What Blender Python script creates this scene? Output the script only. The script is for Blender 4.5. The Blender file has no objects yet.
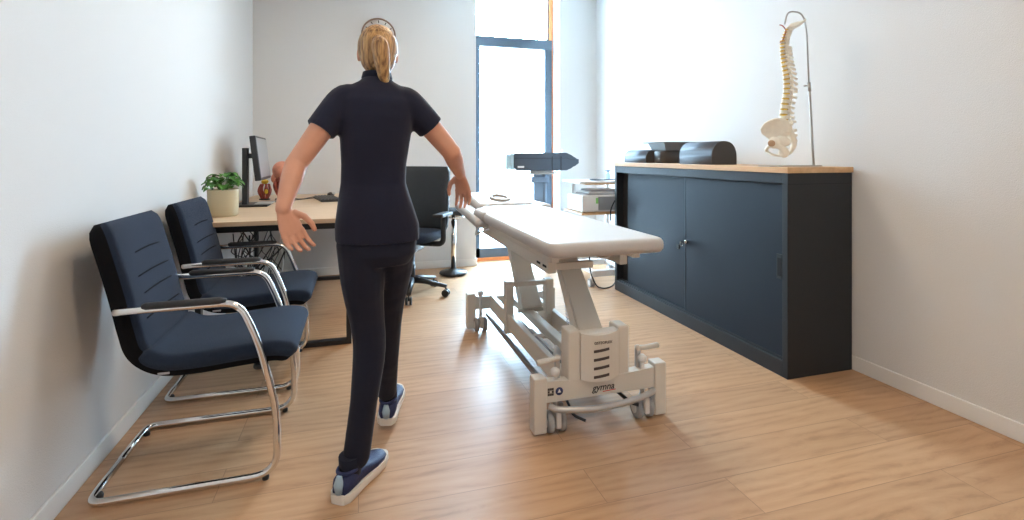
import bpy, bmesh, math, random
from mathutils import Vector, Matrix, Euler
random.seed(7)
PI = math.pi
scn = bpy.context.scene
COL = scn.collection

# ------------------------------------------------------------------ materials
def mat(name, color, rough=0.5, metal=0.0, bump=0.0, bscale=60, var=0.0, vscale=8, coat=0.0, spec=0.5, sheen=0.0, trans=0.0):
    m = bpy.data.materials.new(name); m.use_nodes = True
    nt = m.node_tree; b = nt.nodes['Principled BSDF']
    b.inputs['Base Color'].default_value = (*color, 1)
    b.inputs['Roughness'].default_value = rough
    b.inputs['Metallic'].default_value = metal
    b.inputs['Specular IOR Level'].default_value = spec
    if coat: b.inputs['Coat Weight'].default_value = coat
    if sheen: b.inputs['Sheen Weight'].default_value = sheen
    if trans: b.inputs['Transmission Weight'].default_value = trans
    tc = nt.nodes.new('ShaderNodeTexCoord')
    if var:
        n = nt.nodes.new('ShaderNodeTexNoise'); n.inputs['Scale'].default_value = vscale; n.inputs['Detail'].default_value = 4
        nt.links.new(tc.outputs['Object'], n.inputs['Vector'])
        r = nt.nodes.new('ShaderNodeValToRGB')
        r.color_ramp.elements[0].position = .3; r.color_ramp.elements[1].position = .7
        r.color_ramp.elements[0].color = (*[c*(1-var) for c in color], 1)
        r.color_ramp.elements[1].color = (*[min(1, c*(1+var)) for c in color], 1)
        nt.links.new(n.outputs['Fac'], r.inputs['Fac']); nt.links.new(r.outputs['Color'], b.inputs['Base Color'])
    if bump:
        n2 = nt.nodes.new('ShaderNodeTexNoise'); n2.inputs['Scale'].default_value = bscale; n2.inputs['Detail'].default_value = 3
        nt.links.new(tc.outputs['Object'], n2.inputs['Vector'])
        bp = nt.nodes.new('ShaderNodeBump'); bp.inputs['Strength'].default_value = bump; bp.inputs['Distance'].default_value = .01
        nt.links.new(n2.outputs['Fac'], bp.inputs['Height']); nt.links.new(bp.outputs['Normal'], b.inputs['Normal'])
    return m

def floor_material():
    m = bpy.data.materials.new('oak_planks'); m.use_nodes = True
    nt = m.node_tree; N = nt.nodes.new; L = nt.links.new
    b = nt.nodes['Principled BSDF']
    tc = N('ShaderNodeTexCoord')
    br = N('ShaderNodeTexBrick')
    br.inputs['Scale'].default_value = 1
    br.inputs['Brick Width'].default_value = 1.25; br.inputs['Row Height'].default_value = .19
    br.inputs['Mortar Size'].default_value = .0013; br.inputs['Mortar Smooth'].default_value = .3
    br.inputs['Color1'].default_value = (.40, .40, .40, 1); br.inputs['Color2'].default_value = (.62, .62, .62, 1)
    br.inputs['Mortar'].default_value = (.0, .0, .0, 1)
    br.offset = .37
    L(tc.outputs['Object'], br.inputs['Vector'])
    mp = N('ShaderNodeMapping'); mp.inputs['Scale'].default_value = (1.6, 8.5, 1)
    L(tc.outputs['Object'], mp.inputs['Vector'])
    # offset the grain per plank
    addv = N('ShaderNodeVectorMath'); addv.operation = 'ADD'
    cr = N('ShaderNodeVectorMath'); cr.operation = 'SCALE'; cr.inputs['Scale'].default_value = 40
    L(br.outputs['Color'], cr.inputs[0]); L(mp.outputs['Vector'], addv.inputs[0]); L(cr.outputs['Vector'], addv.inputs[1])
    n1 = N('ShaderNodeTexNoise'); n1.inputs['Scale'].default_value = 1.3; n1.inputs['Detail'].default_value = 6; n1.inputs['Roughness'].default_value = .7
    n1.inputs['Distortion'].default_value = 1.8
    L(addv.outputs['Vector'], n1.inputs['Vector'])
    wv = N('ShaderNodeTexWave'); wv.wave_type = 'RINGS'; wv.inputs['Scale'].default_value = .9; wv.inputs['Distortion'].default_value = 9
    wv.inputs['Detail'].default_value = 3; wv.inputs['Detail Scale'].default_value = .9
    L(addv.outputs['Vector'], wv.inputs['Vector'])
    mx = N('ShaderNodeMix'); mx.data_type = 'FLOAT'; mx.inputs[0].default_value = .16
    L(n1.outputs['Fac'], mx.inputs[2]); L(wv.outputs['Fac'], mx.inputs[3])
    rp = N('ShaderNodeValToRGB')
    e = rp.color_ramp.elements
    e[0].position = .20; e[0].color = (.31, .165, .08, 1)
    e[1].position = .72; e[1].color = (.55, .335, .19, 1)
    k = rp.color_ramp.elements.new(.45); k.color = (.48, .28, .15, 1)
    L(mx.outputs[0], rp.inputs['Fac'])
    # plank tone
    tone = N('ShaderNodeMix'); tone.data_type = 'RGBA'; tone.blend_type = 'MULTIPLY'; tone.inputs[0].default_value = 1
    tr = N('ShaderNodeMapRange'); tr.inputs['From Min'].default_value = .4; tr.inputs['From Max'].default_value = .62
    tr.inputs['To Min'].default_value = .93; tr.inputs['To Max'].default_value = 1.07
    L(br.outputs['Color'], tr.inputs['Value'])
    L(rp.outputs['Color'], tone.inputs[6]); L(tr.outputs['Result'], tone.inputs[7])
    mo = N('ShaderNodeMix'); mo.data_type = 'RGBA'
    mo.inputs[7].default_value = (.20, .105, .05, 1)
    sc = N('ShaderNodeMath'); sc.operation = 'MULTIPLY'; sc.inputs[1].default_value = .7
    L(br.outputs['Fac'], sc.inputs[0]); L(sc.outputs[0], mo.inputs[0]); L(tone.outputs[2], mo.inputs[6])
    L(mo.outputs[2], b.inputs['Base Color'])
    b.inputs['Roughness'].default_value = .38
    b.inputs['Specular IOR Level'].default_value = .6
    bp = N('ShaderNodeBump'); bp.inputs['Strength'].default_value = .15; bp.inputs['Distance'].default_value = .004
    L(n1.outputs['Fac'], bp.inputs['Height']); L(bp.outputs['Normal'], b.inputs['Normal'])
    return m

def wood_material(name, c0, c1, axis_scale):
    m = bpy.data.materials.new(name); m.use_nodes = True
    nt = m.node_tree; N = nt.nodes.new; L = nt.links.new
    b = nt.nodes['Principled BSDF']; tc = N('ShaderNodeTexCoord'); mp = N('ShaderNodeMapping')
    mp.inputs['Scale'].default_value = axis_scale
    n = N('ShaderNodeTexNoise'); n.inputs['Scale'].default_value = 2; n.inputs['Detail'].default_value = 6; n.inputs['Distortion'].default_value = .6
    r = N('ShaderNodeValToRGB'); r.color_ramp.elements[0].position = .3; r.color_ramp.elements[1].position = .7
    r.color_ramp.elements[0].color = (*c0, 1); r.color_ramp.elements[1].color = (*c1, 1)
    L(tc.outputs['Object'], mp.inputs['Vector']); L(mp.outputs['Vector'], n.inputs['Vector']); L(n.outputs['Fac'], r.inputs['Fac'])
    L(r.outputs['Color'], b.inputs['Base Color']); b.inputs['Roughness'].default_value = .42
    return m

def emit(name, color, s):
    m = bpy.data.materials.new(name); m.use_nodes = True
    nt = m.node_tree; nt.nodes.remove(nt.nodes['Principled BSDF'])
    e = nt.nodes.new('ShaderNodeEmission'); e.inputs['Color'].default_value = (*color, 1); e.inputs['Strength'].default_value = s
    nt.links.new(e.outputs[0], nt.nodes['Material Output'].inputs['Surface']); return m

def glass_pane():
    m = bpy.data.materials.new('window_glass'); m.use_nodes = True
    nt = m.node_tree; nt.nodes.remove(nt.nodes['Principled BSDF'])
    t = nt.nodes.new('ShaderNodeBsdfTransparent'); t.inputs['Color'].default_value = (.95, .97, .98, 1)
    g = nt.nodes.new('ShaderNodeBsdfGlossy'); g.inputs['Roughness'].default_value = .02
    mx = nt.nodes.new('ShaderNodeMixShader'); mx.inputs[0].default_value = .06
    nt.links.new(t.outputs[0], mx.inputs[1]); nt.links.new(g.outputs[0], mx.inputs[2])
    nt.links.new(mx.outputs[0], nt.nodes['Material Output'].inputs['Surface']); return m

M = dict(
    wall=mat('painted_wall', (.72, .705, .69), .85, bump=.25, bscale=260, spec=.2),
    ceiling=mat('ceiling_paint', (.82, .81, .80), .9, spec=.2),
    trim=mat('white_trim', (.80, .785, .76), .45),
    floor=floor_material(),
    frame=mat('grey_blue_aluminium', (.075, .105, .14), .45),
    orange=mat('orange_wood_jamb', (.75, .25, .08), .5, var=.1, vscale=12),
    glass=glass_pane(),
    terrace=mat('pale_terrace', (.75, .75, .73), .8, var=.05),
    fabric=mat('blue_charcoal_fabric', (.021, .034, .062), .9, bump=.6, bscale=500, var=.18, vscale=300, sheen=.08, spec=.15),
    fabric_dark=mat('black_fabric_edge', (.005, .0055, .008), .9, bump=.5, bscale=500, spec=.2),
    chrome=mat('chrome', (.78, .76, .74), .10, 1.0),
    pad=mat('black_rubber_pad', (.02, .02, .022), .5),
    black=mat('black_plastic', (.016, .017, .020), .42),
    blackmetal=mat('black_powder_coat', (.013, .013, .015), .45),
    mesh=mat('dark_backrest_fabric', (.020, .026, .032), .75, bump=.4, bscale=400),
    desk=wood_material('light_oak_desktop', (.56, .385, .245), (.66, .47, .31), (1, 9, 4)),
    cabwood=wood_material('oak_cabinet_top', (.56, .33, .165), (.72, .46, .25), (12, 1.2, 9)),
    cabinet=mat('anthracite_steel', (.010, .014, .019), .50, bump=.05, bscale=300),
    cabdoor=mat('anthracite_door_daylit', (.005, .014, .028), .55, bump=.05, bscale=300, spec=.36),  # cabinet steel tinted bluer: window daylight painted into the door fronts
    dark=mat('deep_black', (.004, .004, .005), .8),
    steel=mat('brushed_steel', (.55, .53, .50), .30, 1.0),
    vinyl=mat('grey_upholstery', (.50, .47, .45), .42, bump=.08, bscale=180),
    vinyl_side=mat('taupe_upholstery_edge', (.40, .36, .325), .5, bump=.08, bscale=180),
    tframe=mat('warm_grey_powder_coat', (.67, .62, .55), .40),
    tdark=mat('grey_rail', (.24, .24, .245), .35, .3),
    wheel=mat('grey_wheel', (.36, .36, .36), .5),
    wheelhub=mat('light_wheel_hub', (.70, .68, .66), .4),
    redmark=mat('red_print', (.62, .045, .03), .5),
    inkdark=mat('dark_print', (.06, .045, .04), .5),
    inkblue=mat('blue_sticker', (.015, .03, .15), .4),
    bolster=mat('blue_grey_vinyl', (.060, .075, .10), .52, bump=.05, bscale=200),
    bolster_end=mat('grey_brown_vinyl', (.05, .046, .045), .55, bump=.1, bscale=200),
    traym=mat('grey_tray', (.14, .16, .185), .4),
    device=mat('slate_device_cover', (.065, .085, .115), .5, bump=.05, bscale=200),
    seam=mat('device_seam', (.02, .027, .038), .6),
    clear=mat('pale_blue_plastic', (.45, .62, .72), .25),
    stand=mat('grey_blue_stand', (.20, .27, .36), .4, .3),
    white=mat('white_plastic', (.80, .80, .80), .4),
    paper=mat('grey_paper', (.45, .46, .50), .7),
    green=mat('green_sticker', (.25, .60, .18), .5),
    leaf=mat('green_leaf', (.07, .24, .03), .38, var=.4, vscale=20),
    stem=mat('leaf_stem', (.12, .25, .06), .5),
    soil=mat('potting_soil', (.03, .02, .012), .95, bump=.8, bscale=80),
    pot=mat('cream_ceramic_pot', (.66, .60, .42), .55, bump=.03),
    screen=mat('monitor_screen', (.33, .33, .335), .3),
    silver=mat('silver_plastic', (.5, .5, .5), .35, .6),
    flesh=mat('pink_model_plastic', (.72, .30, .20), .4, var=.15, vscale=25),
    muscle=mat('red_muscle_plastic', (.42, .08, .055), .4, var=.35, vscale=40),
    brownm=mat('brown_model_base', (.14, .08, .06), .5),
    yellow=mat('yellow_nerve', (.85, .55, .04), .45),
    bone=mat('bone_plastic', (.88, .82, .70), .42, var=.06, vscale=30),
    bone_dark=mat('tan_socket', (.50, .32, .19), .5),
    disc=mat('ochre_disc', (.62, .40, .10), .45),
    rod=mat('stand_rod', (.42, .38, .34), .32, .9),
    skin=mat('skin', (.66, .33, .22), .5, var=.05, vscale=12, spec=.35),
    hair=None,
    polo=mat('navy_polo', (.012, .014, .032), .85, bump=.5, bscale=14, spec=.25, sheen=.1),
    trouser=mat('navy_trousers', (.010, .012, .026), .85, bump=.5, bscale=11, spec=.25, sheen=.1),
    shoeblue=mat('blue_shoe_upper', (.018, .028, .10), .6, bump=.3, bscale=200),
    shoegrey=mat('grey_shoe_panel', (.10, .13, .15), .6),
    shoelight=mat('pale_blue_shoe_tab', (.35, .48, .58), .6),
    sole=mat('white_sole', (.78, .74, .68), .6),
    clockface=mat('clock_face', (.78, .74, .70), .5),
    lock=mat('lock_metal', (.7, .68, .65), .2, 1.0),
)
for k_ in ('polo', 'trouser'):
    for n_ in M[k_].node_tree.nodes:
        if n_.type == 'BUMP': n_.inputs['Distance'].default_value = .03; n_.inputs['Strength'].default_value = .4
        if n_.type == 'TEX_NOISE': n_.inputs['Scale'].default_value = 7; n_.inputs['Distortion'].default_value = .6; n_.inputs['Detail'].default_value = 1
def hair_material():
    m = mat('blonde_hair', (.36, .19, .07), .45)
    nt = m.node_tree; b = nt.nodes['Principled BSDF']; N = nt.nodes.new; L = nt.links.new
    tc = N('ShaderNodeTexCoord'); mp = N('ShaderNodeMapping'); mp.inputs['Scale'].default_value = (60, 60, 4)
    n = N('ShaderNodeTexNoise'); n.inputs['Scale'].default_value = 2; n.inputs['Detail'].default_value = 3
    r = N('ShaderNodeValToRGB'); r.color_ramp.elements[0].position = .35; r.color_ramp.elements[1].position = .65
    r.color_ramp.elements[0].color = (.20, .10, .04, 1); r.color_ramp.elements[1].color = (.62, .36, .14, 1)
    L(tc.outputs['Object'], mp.inputs['Vector']); L(mp.outputs['Vector'], n.inputs['Vector']); L(n.outputs['Fac'], r.inputs['Fac'])
    L(r.outputs['Color'], b.inputs['Base Color'])
    bp = N('ShaderNodeBump'); bp.inputs['Strength'].default_value = .6; bp.inputs['Distance'].default_value = .01
    L(n.outputs['Fac'], bp.inputs['Height']); L(bp.outputs['Normal'], b.inputs['Normal'])
    return m
M['hair'] = hair_material()

# ------------------------------------------------------------------ mesh helpers
def V(*a): return Vector(a)

def smooth_path(pts, n=8):
    """Catmull-Rom through the points."""
    P = [Vector(p) for p in pts]; out = []
    for i in range(len(P)-1):
        p0 = P[i-1] if i else P[0]*2-P[1]; p1 = P[i]; p2 = P[i+1]; p3 = P[i+2] if i+2 < len(P) else P[-1]*2-P[-2]
        for k in range(n):
            t = k/n
            out.append(.5*((2*p1)+(p2-p0)*t+(2*p0-5*p1+4*p2-p3)*t*t+(3*p1-p0-3*p2+p3)*t**3))
    out.append(P[-1]); return out

def fillet(pts, r, n=6):
    """Round the corners of a polyline with radius about r (r may be a list, one per inner point)."""
    P = [Vector(p) for p in pts]; out = [P[0]]
    for i in range(1, len(P)-1):
        ri = r[i-1] if isinstance(r, (list, tuple)) else r
        a = (P[i-1]-P[i]); b = (P[i+1]-P[i]); ri = min(ri, a.length*.49, b.length*.49)
        A = P[i]+a.normalized()*ri; B = P[i]+b.normalized()*ri
        for k in range(n+1):
            t = k/n; out.append(A*(1-t)**2+P[i]*2*t*(1-t)+B*t*t)
    out.append(P[-1]); return out

class MB:
    def __init__(s): s.bm = bmesh.new()
    def box(s, lo, hi, bev=0.0, seg=2, rot=None, about=None):
        b = bmesh.new(); bmesh.ops.create_cube(b, size=1)
        lo = Vector(lo); hi = Vector(hi); c = (lo+hi)/2; d = hi-lo
        for v in b.verts: v.co = Vector((v.co.x*d.x, v.co.y*d.y, v.co.z*d.z))+c
        if bev: bmesh.ops.bevel(b, geom=b.edges[:], offset=bev, segments=seg, profile=.5, affect='EDGES')
        if rot is not None:
            piv = Vector(about) if about is not None else c
            for v in b.verts: v.co = rot @ (v.co-piv)+piv
        s._merge(b); return s
    def _merge(s, b):
        me = bpy.data.meshes.new('tmp'); b.to_mesh(me); b.free(); s.bm.from_mesh(me); bpy.data.meshes.remove(me)
    def beam(s, a, b, w, h, bev=0.003, up=(0, 0, 1)):
        """A rectangular bar from a to b: w across, h along up."""
        a = Vector(a); b = Vector(b); d = (b-a); L = d.length; d.normalize()
        x = d.cross(Vector(up)); x.normalize(); z = x.cross(d)
        bb = bmesh.new(); bmesh.ops.create_cube(bb, size=1)
        for v in bb.verts: v.co = Vector((v.co.x*w, v.co.y*L, v.co.z*h))
        if bev: bmesh.ops.bevel(bb, geom=bb.edges[:], offset=bev, segments=2, affect='EDGES')
        R = Matrix((x, d, z)).transposed()
        for v in bb.verts: v.co = R @ v.co+(a+b)/2
        s._merge(bb); return s
    def tube(s, pts, r, seg=12, caps=True, ry=None, up=None, closed=False):
        P = [Vector(p) for p in pts]; n = len(P); rings = []
        rr = r if isinstance(r, (list, tuple)) else [r]*n
        r2 = ry if isinstance(ry, (list, tuple)) else ([ry]*n if ry else rr)
        T = []
        for i in range(n):
            if closed: t = P[(i+1) % n]-P[i-1]
            else: t = (P[i+1]-P[i]) if i == 0 else (P[i]-P[i-1]) if i == n-1 else (P[i+1]-P[i]).normalized()+(P[i]-P[i-1]).normalized()
            T.append(t.normalized() if t.length > 1e-9 else Vector((0, 0, 1)))
        u = Vector(up) if up is not None else (Vector((0, 0, 1)) if abs(T[0].z) < .9 else Vector((1, 0, 0)))
        u = (u-T[0]*u.dot(T[0])).normalized()
        for i in range(n):
            if i:
                q = T[i-1].rotation_difference(T[i]); u = q @ u; u = (u-T[i]*u.dot(T[i])).normalized()
            w = T[i].cross(u)
            rings.append([s.bm.verts.new(P[i]+u*(math.cos(2*PI*k/seg)*rr[i])+w*(math.sin(2*PI*k/seg)*r2[i])) for k in range(seg)])
        m = n if closed else n-1
        for i in range(m):
            a, b = rings[i], rings[(i+1) % n]
            for k in range(seg):
                f = s.bm.faces.new((a[k], a[(k+1) % seg], b[(k+1) % seg], b[k])); f.smooth = True
        if caps and not closed:
            s.bm.faces.new(rings[0][::-1]); s.bm.faces.new(rings[-1])
        return s
    def lathe(s, prof, c=(0, 0, 0), seg=32, axis='z', caps=True):
        c = Vector(c); rings = []
        def pt(r, h, a):
            if axis == 'z': return Vector((r*math.cos(a), r*math.sin(a), h))
            if axis == 'x': return Vector((h, r*math.cos(a), r*math.sin(a)))
            return Vector((r*math.sin(a), h, r*math.cos(a)))
        for r, h in prof: rings.append([s.bm.verts.new(c+pt(max(r, 1e-4), h, 2*PI*k/seg)) for k in range(seg)])
        for a, b in zip(rings, rings[1:]):
            for k in range(seg):
                f = s.bm.faces.new((a[k], a[(k+1) % seg], b[(k+1) % seg], b[k])); f.smooth = True
        if caps: s.bm.faces.new(rings[0][::-1]); s.bm.faces.new(rings[-1])
        return s
    def ball(s, c, r, seg=20, rings=12, rot=None):
        c = Vector(c); r = Vector(r) if isinstance(r, (list, tuple, Vector)) else Vector((r, r, r))
        b = bmesh.new(); bmesh.ops.create_uvsphere(b, u_segments=seg, v_segments=rings, radius=1)
        for v in b.verts:
            p = Vector((v.co.x*r.x, v.co.y*r.y, v.co.z*r.z))
            if rot is not None: p = rot @ p
            v.co = p+c
        for f in b.faces: f.smooth = True
        s._merge(b); return s
    def prism(s, poly, vec, bev=0.0, smooth=False):
        """Extrude a planar 3-D polygon along vec."""
        b = bmesh.new(); vec = Vector(vec)
        a = [b.verts.new(Vector(p)) for p in poly]; c = [b.verts.new(Vector(p)+vec) for p in poly]
        n = len(a)
        f1 = b.faces.new(a[::-1]); f2 = b.faces.new(c)
        for i in range(n):
            f = b.faces.new((a[i], a[(i+1) % n], c[(i+1) % n], c[i])); f.smooth = smooth
        if bev: bmesh.ops.bevel(b, geom=list(set(f1.edges[:]+f2.edges[:])), offset=bev, segments=2, affect='EDGES')
        bmesh.ops.recalc_face_normals(b, faces=b.faces[:])
        s._merge(b); return s
    def loft(s, secs, seg=28):
        """secs: (cx, cy, cz, rx, ry[, power]) horizontal super-ellipses."""
        rings = []
        for q in secs:
            cx, cy, cz, rx, ry = q[:5]; p = q[5] if len(q) > 5 else 2.3; ring = []
            for k in range(seg):
                a = 2*PI*k/seg; ca, sa = math.cos(a), math.sin(a)
                ring.append(s.bm.verts.new((cx+rx*math.copysign(abs(ca)**(2/p), ca), cy+ry*math.copysign(abs(sa)**(2/p), sa), cz)))
            rings.append(ring)
        for a, b in zip(rings, rings[1:]):
            for k in range(seg):
                f = s.bm.faces.new((a[k], a[(k+1) % seg], b[(k+1) % seg], b[k])); f.smooth = True
        s.bm.faces.new(rings[0][::-1]); s.bm.faces.new(rings[-1]); return s
    def text(s, body, size, M4, depth=.0006):
        cu = bpy.data.curves.new('t', 'FONT'); cu.body = body; cu.size = size; cu.align_x = 'CENTER'; cu.align_y = 'CENTER'; cu.extrude = depth
        cu.offset = size*.012
        o = bpy.data.objects.new('t', cu); COL.objects.link(o)
        bpy.context.view_layer.update()
        me = bpy.data.meshes.new_from_object(o.evaluated_get(bpy.context.evaluated_depsgraph_get()))
        me.transform(M4); s.bm.from_mesh(me); bpy.data.meshes.remove(me)
        bpy.data.objects.remove(o); bpy.data.curves.remove(cu); return s
    def build(s, name, material, parent=None, loc=None, remesh=None, smooth_it=0, recalc=True, auto=True):
        if recalc: bmesh.ops.recalc_face_normals(s.bm, faces=s.bm.faces[:])
        me = bpy.data.meshes.new(name); s.bm.to_mesh(me); s.bm.free()
        o = bpy.data.objects.new(name, me)
        COL.objects.link(o)
        if remesh:
            md = o.modifiers.new('r', 'REMESH'); md.mode = 'VOXEL'; md.voxel_size = remesh; md.use_smooth_shade = True
            if smooth_it:
                sm = o.modifiers.new('s', 'SMOOTH'); sm.factor = .5; sm.iterations = smooth_it
            bpy.context.view_layer.update()
            m2 = bpy.data.meshes.new_from_object(o.evaluated_get(bpy.context.evaluated_depsgraph_get()))
            o.modifiers.clear(); o.data = m2; bpy.data.meshes.remove(me); me = m2; me.name = name
        if isinstance(material, (list, tuple)):
            for m in material: me.materials.append(m)
        else: me.materials.append(material)
        off = Vector((0, 0, 0))
        if parent is not None:
            o.parent = parent; r = parent
            while r.parent is not None: r = r.parent
            off = Vector(r.get('base', (0, 0, 0)))
        elif loc is not None:
            off = Vector(loc); o.location = off; o['base'] = tuple(off)
        if off.length: me.transform(Matrix.Translation(-off))
        return o

def tag(o, label, cat, group=None, kind=None):
    o['label'] = label; o['category'] = cat
    if group: o['group'] = group
    if kind: o['kind'] = kind
    return o

def thing(name, label, cat, loc, group=None):
    o = bpy.data.objects.new(name, None); COL.objects.link(o); o.location = loc; o['base'] = tuple(loc)
    o.empty_display_size = .1
    return tag(o, label, cat, group)

def struct(name, mb, m):
    o = mb.build(name, m); o['kind'] = 'structure'; return o

def copy_tree(o, parent=None):
    c = o.copy(); COL.objects.link(c); c.parent = parent
    for ch in list(o.children): copy_tree(ch, c)
    return c

# ------------------------------------------------------------------ room
XL, XR, YB, YR, ZC = -.93, 2.545, 5.18, -1.6, 3.0
WX0, WX1, WZ1 = 1.17, 2.105, 2.95      # opening of the tall window
struct('floor', MB().box((XL-.15, YR-.15, -.1), (XR+.15, YB+.42, 0)), M['floor'])
struct('ceiling', MB().box((XL-.15, YR-.15, ZC), (XR+.15, YB+.42, ZC+.1)), M['ceiling'])
struct('wall_left', MB().box((XL-.15, YR-.15, 0), (XL, YB+.42, ZC)), M['wall'])
struct('wall_right', MB().box((XR, YR-.15, 0), (XR+.15, YB+.42, ZC)), M['wall'])
wb = MB(); wb.box((XL, YB, 0), (WX0, YB+.42, ZC)); wb.box((WX1, YB, 0), (XR, YB+.42, ZC)); wb.box((WX0, YB, WZ1), (WX1, YB+.42, ZC))
struct('wall_back', wb, M['wall'])
struct('wall_rear', MB().box((XL, YR-.15, 0), (XR, YR, ZC)), M['wall'])
BH, BT = .075, .012
def skirt(x0, y0, x1, y1, lo, hi): return MB().box(lo, hi, .003)
struct('baseboard_left', MB().box((XL, YR, 0), (XL+BT, YB, BH), .003), M['trim'])
struct('baseboard_right', MB().box((XR-BT, YR, 0), (XR, YB, BH), .003), M['trim'])
b_ = MB(); b_.box((XL+BT, YB-BT, 0), (WX0+.0, YB, BH), .003); b_.box((WX0-.001, YB-BT, 0), (WX0+BT, YB+.17, BH), .003); b_.box((WX1, YB-BT, 0), (XR-BT, YB, BH), .003)
struct('baseboard_back', b_, M['trim'])
# door behind the camera, in the rear wall
d_ = bpy.data.objects.new('door_1', None)
dm = MB().box((.2, YR, 0), (1.1, YR+.03, 2.1), .004).build('door_1', M['trim']); dm['kind'] = 'structure'
bpy.data.objects.remove(d_)
MB().tube(fillet([(1.0, YR+.03, 1.02), (1.0, YR+.08, 1.02), (.88, YR+.08, 1.02)], .02), .009).build('door_handle', M['steel'], dm)

# the tall window: dark frame, transom, glass, orange timber jamb and sill
YW = YB+.20
wf = MB()
x0, x1 = WX0+.004, WX1-.012
def bar(m, xa, xb, za, zb, ya=YW, yb=YW+.07): m.box((xa, ya, za), (xb, yb, zb), .004)
bar(wf, x0, x0+.085, .035, 2.44); bar(wf, x1-.085, x1, .035, 2.44); bar(wf, x0, x1, 2.33, 2.44, YW-.006, YW+.076); bar(wf, x0, x1, .035, .135)
w1 = struct('window_1', wf, M['frame'])
MB().box((x0+.08, YW+.03, .12), (x1-.08, YW+.036, 2.34)).build('window_pane', M['glass'], w1)
h_ = MB(); h_.box((x1-.055, YW-.012, 1.0), (x1-.025, YW+.002, 1.16), .003); h_.tube([(x1-.04, YW-.008, 1.09), (x1-.04, YW-.05, 1.09), (x1-.15, YW-.05, 1.09)], .008)
h_.build('window_handle', M['steel'], w1)
wf2 = MB(); bar(wf2, x0, x0+.012, 2.44, WZ1); bar(wf2, x1-.055, x1-.035, 2.44, WZ1); bar(wf2, x0, x1, WZ1-.02, WZ1)
w2 = struct('window_2', wf2, M['frame'])
MB().box((x0+.01, YW+.03, 2.44), (x1-.05, YW+.036, WZ1-.01)).build('window_pane', M['glass'], w2)
j_ = MB(); j_.box((x1-.038, YW-.012, 2.44), (x1+.006, YW+.08, WZ1), .003); j_.box((x1, YW-.004, .03), (x1+.01, YW+.08, 2.44), .002)
struct('trim_1', j_, M['orange'])
struct('trim_2', MB().box((x0, YW-.008, 0), (x1, YW+.08, .036), .003), M['orange'])
struct('ground_outside', MB().box((-8, YB+.42, -.12), (12, 22, -.04)), M['terrace'])

# ------------------------------------------------------------------ ceiling lamps (above the frame)
for i, y in enumerate((.5, 3.2)):
    L_ = thing('ceiling_lamp', ['square white ceiling panel lamp above the camera end of the room', 'square white ceiling panel lamp above the treatment table'][i], 'lamp', (.75, y, ZC))
    f = MB(); s_ = .31
    for a, b in (((-s_, -s_), (s_, -s_+.02)), ((-s_, s_-.02), (s_, s_)), ((-s_, -s_+.02), (-s_+.02, s_-.02)), ((s_-.02, -s_+.02), (s_, s_-.02))):
        f.box((.75+a[0], y+a[1], ZC-.02), (.75+b[0], y+b[1], ZC-.001))
    f.build('lamp_frame', M['white'], L_)
    MB().box((.75-s_+.02, y-s_+.02, ZC-.014), (.75+s_-.02, y+s_-.02, ZC-.004)).build('diffuser', emit('warm_panel', (1, .79, .57), 13.0), L_)

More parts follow.
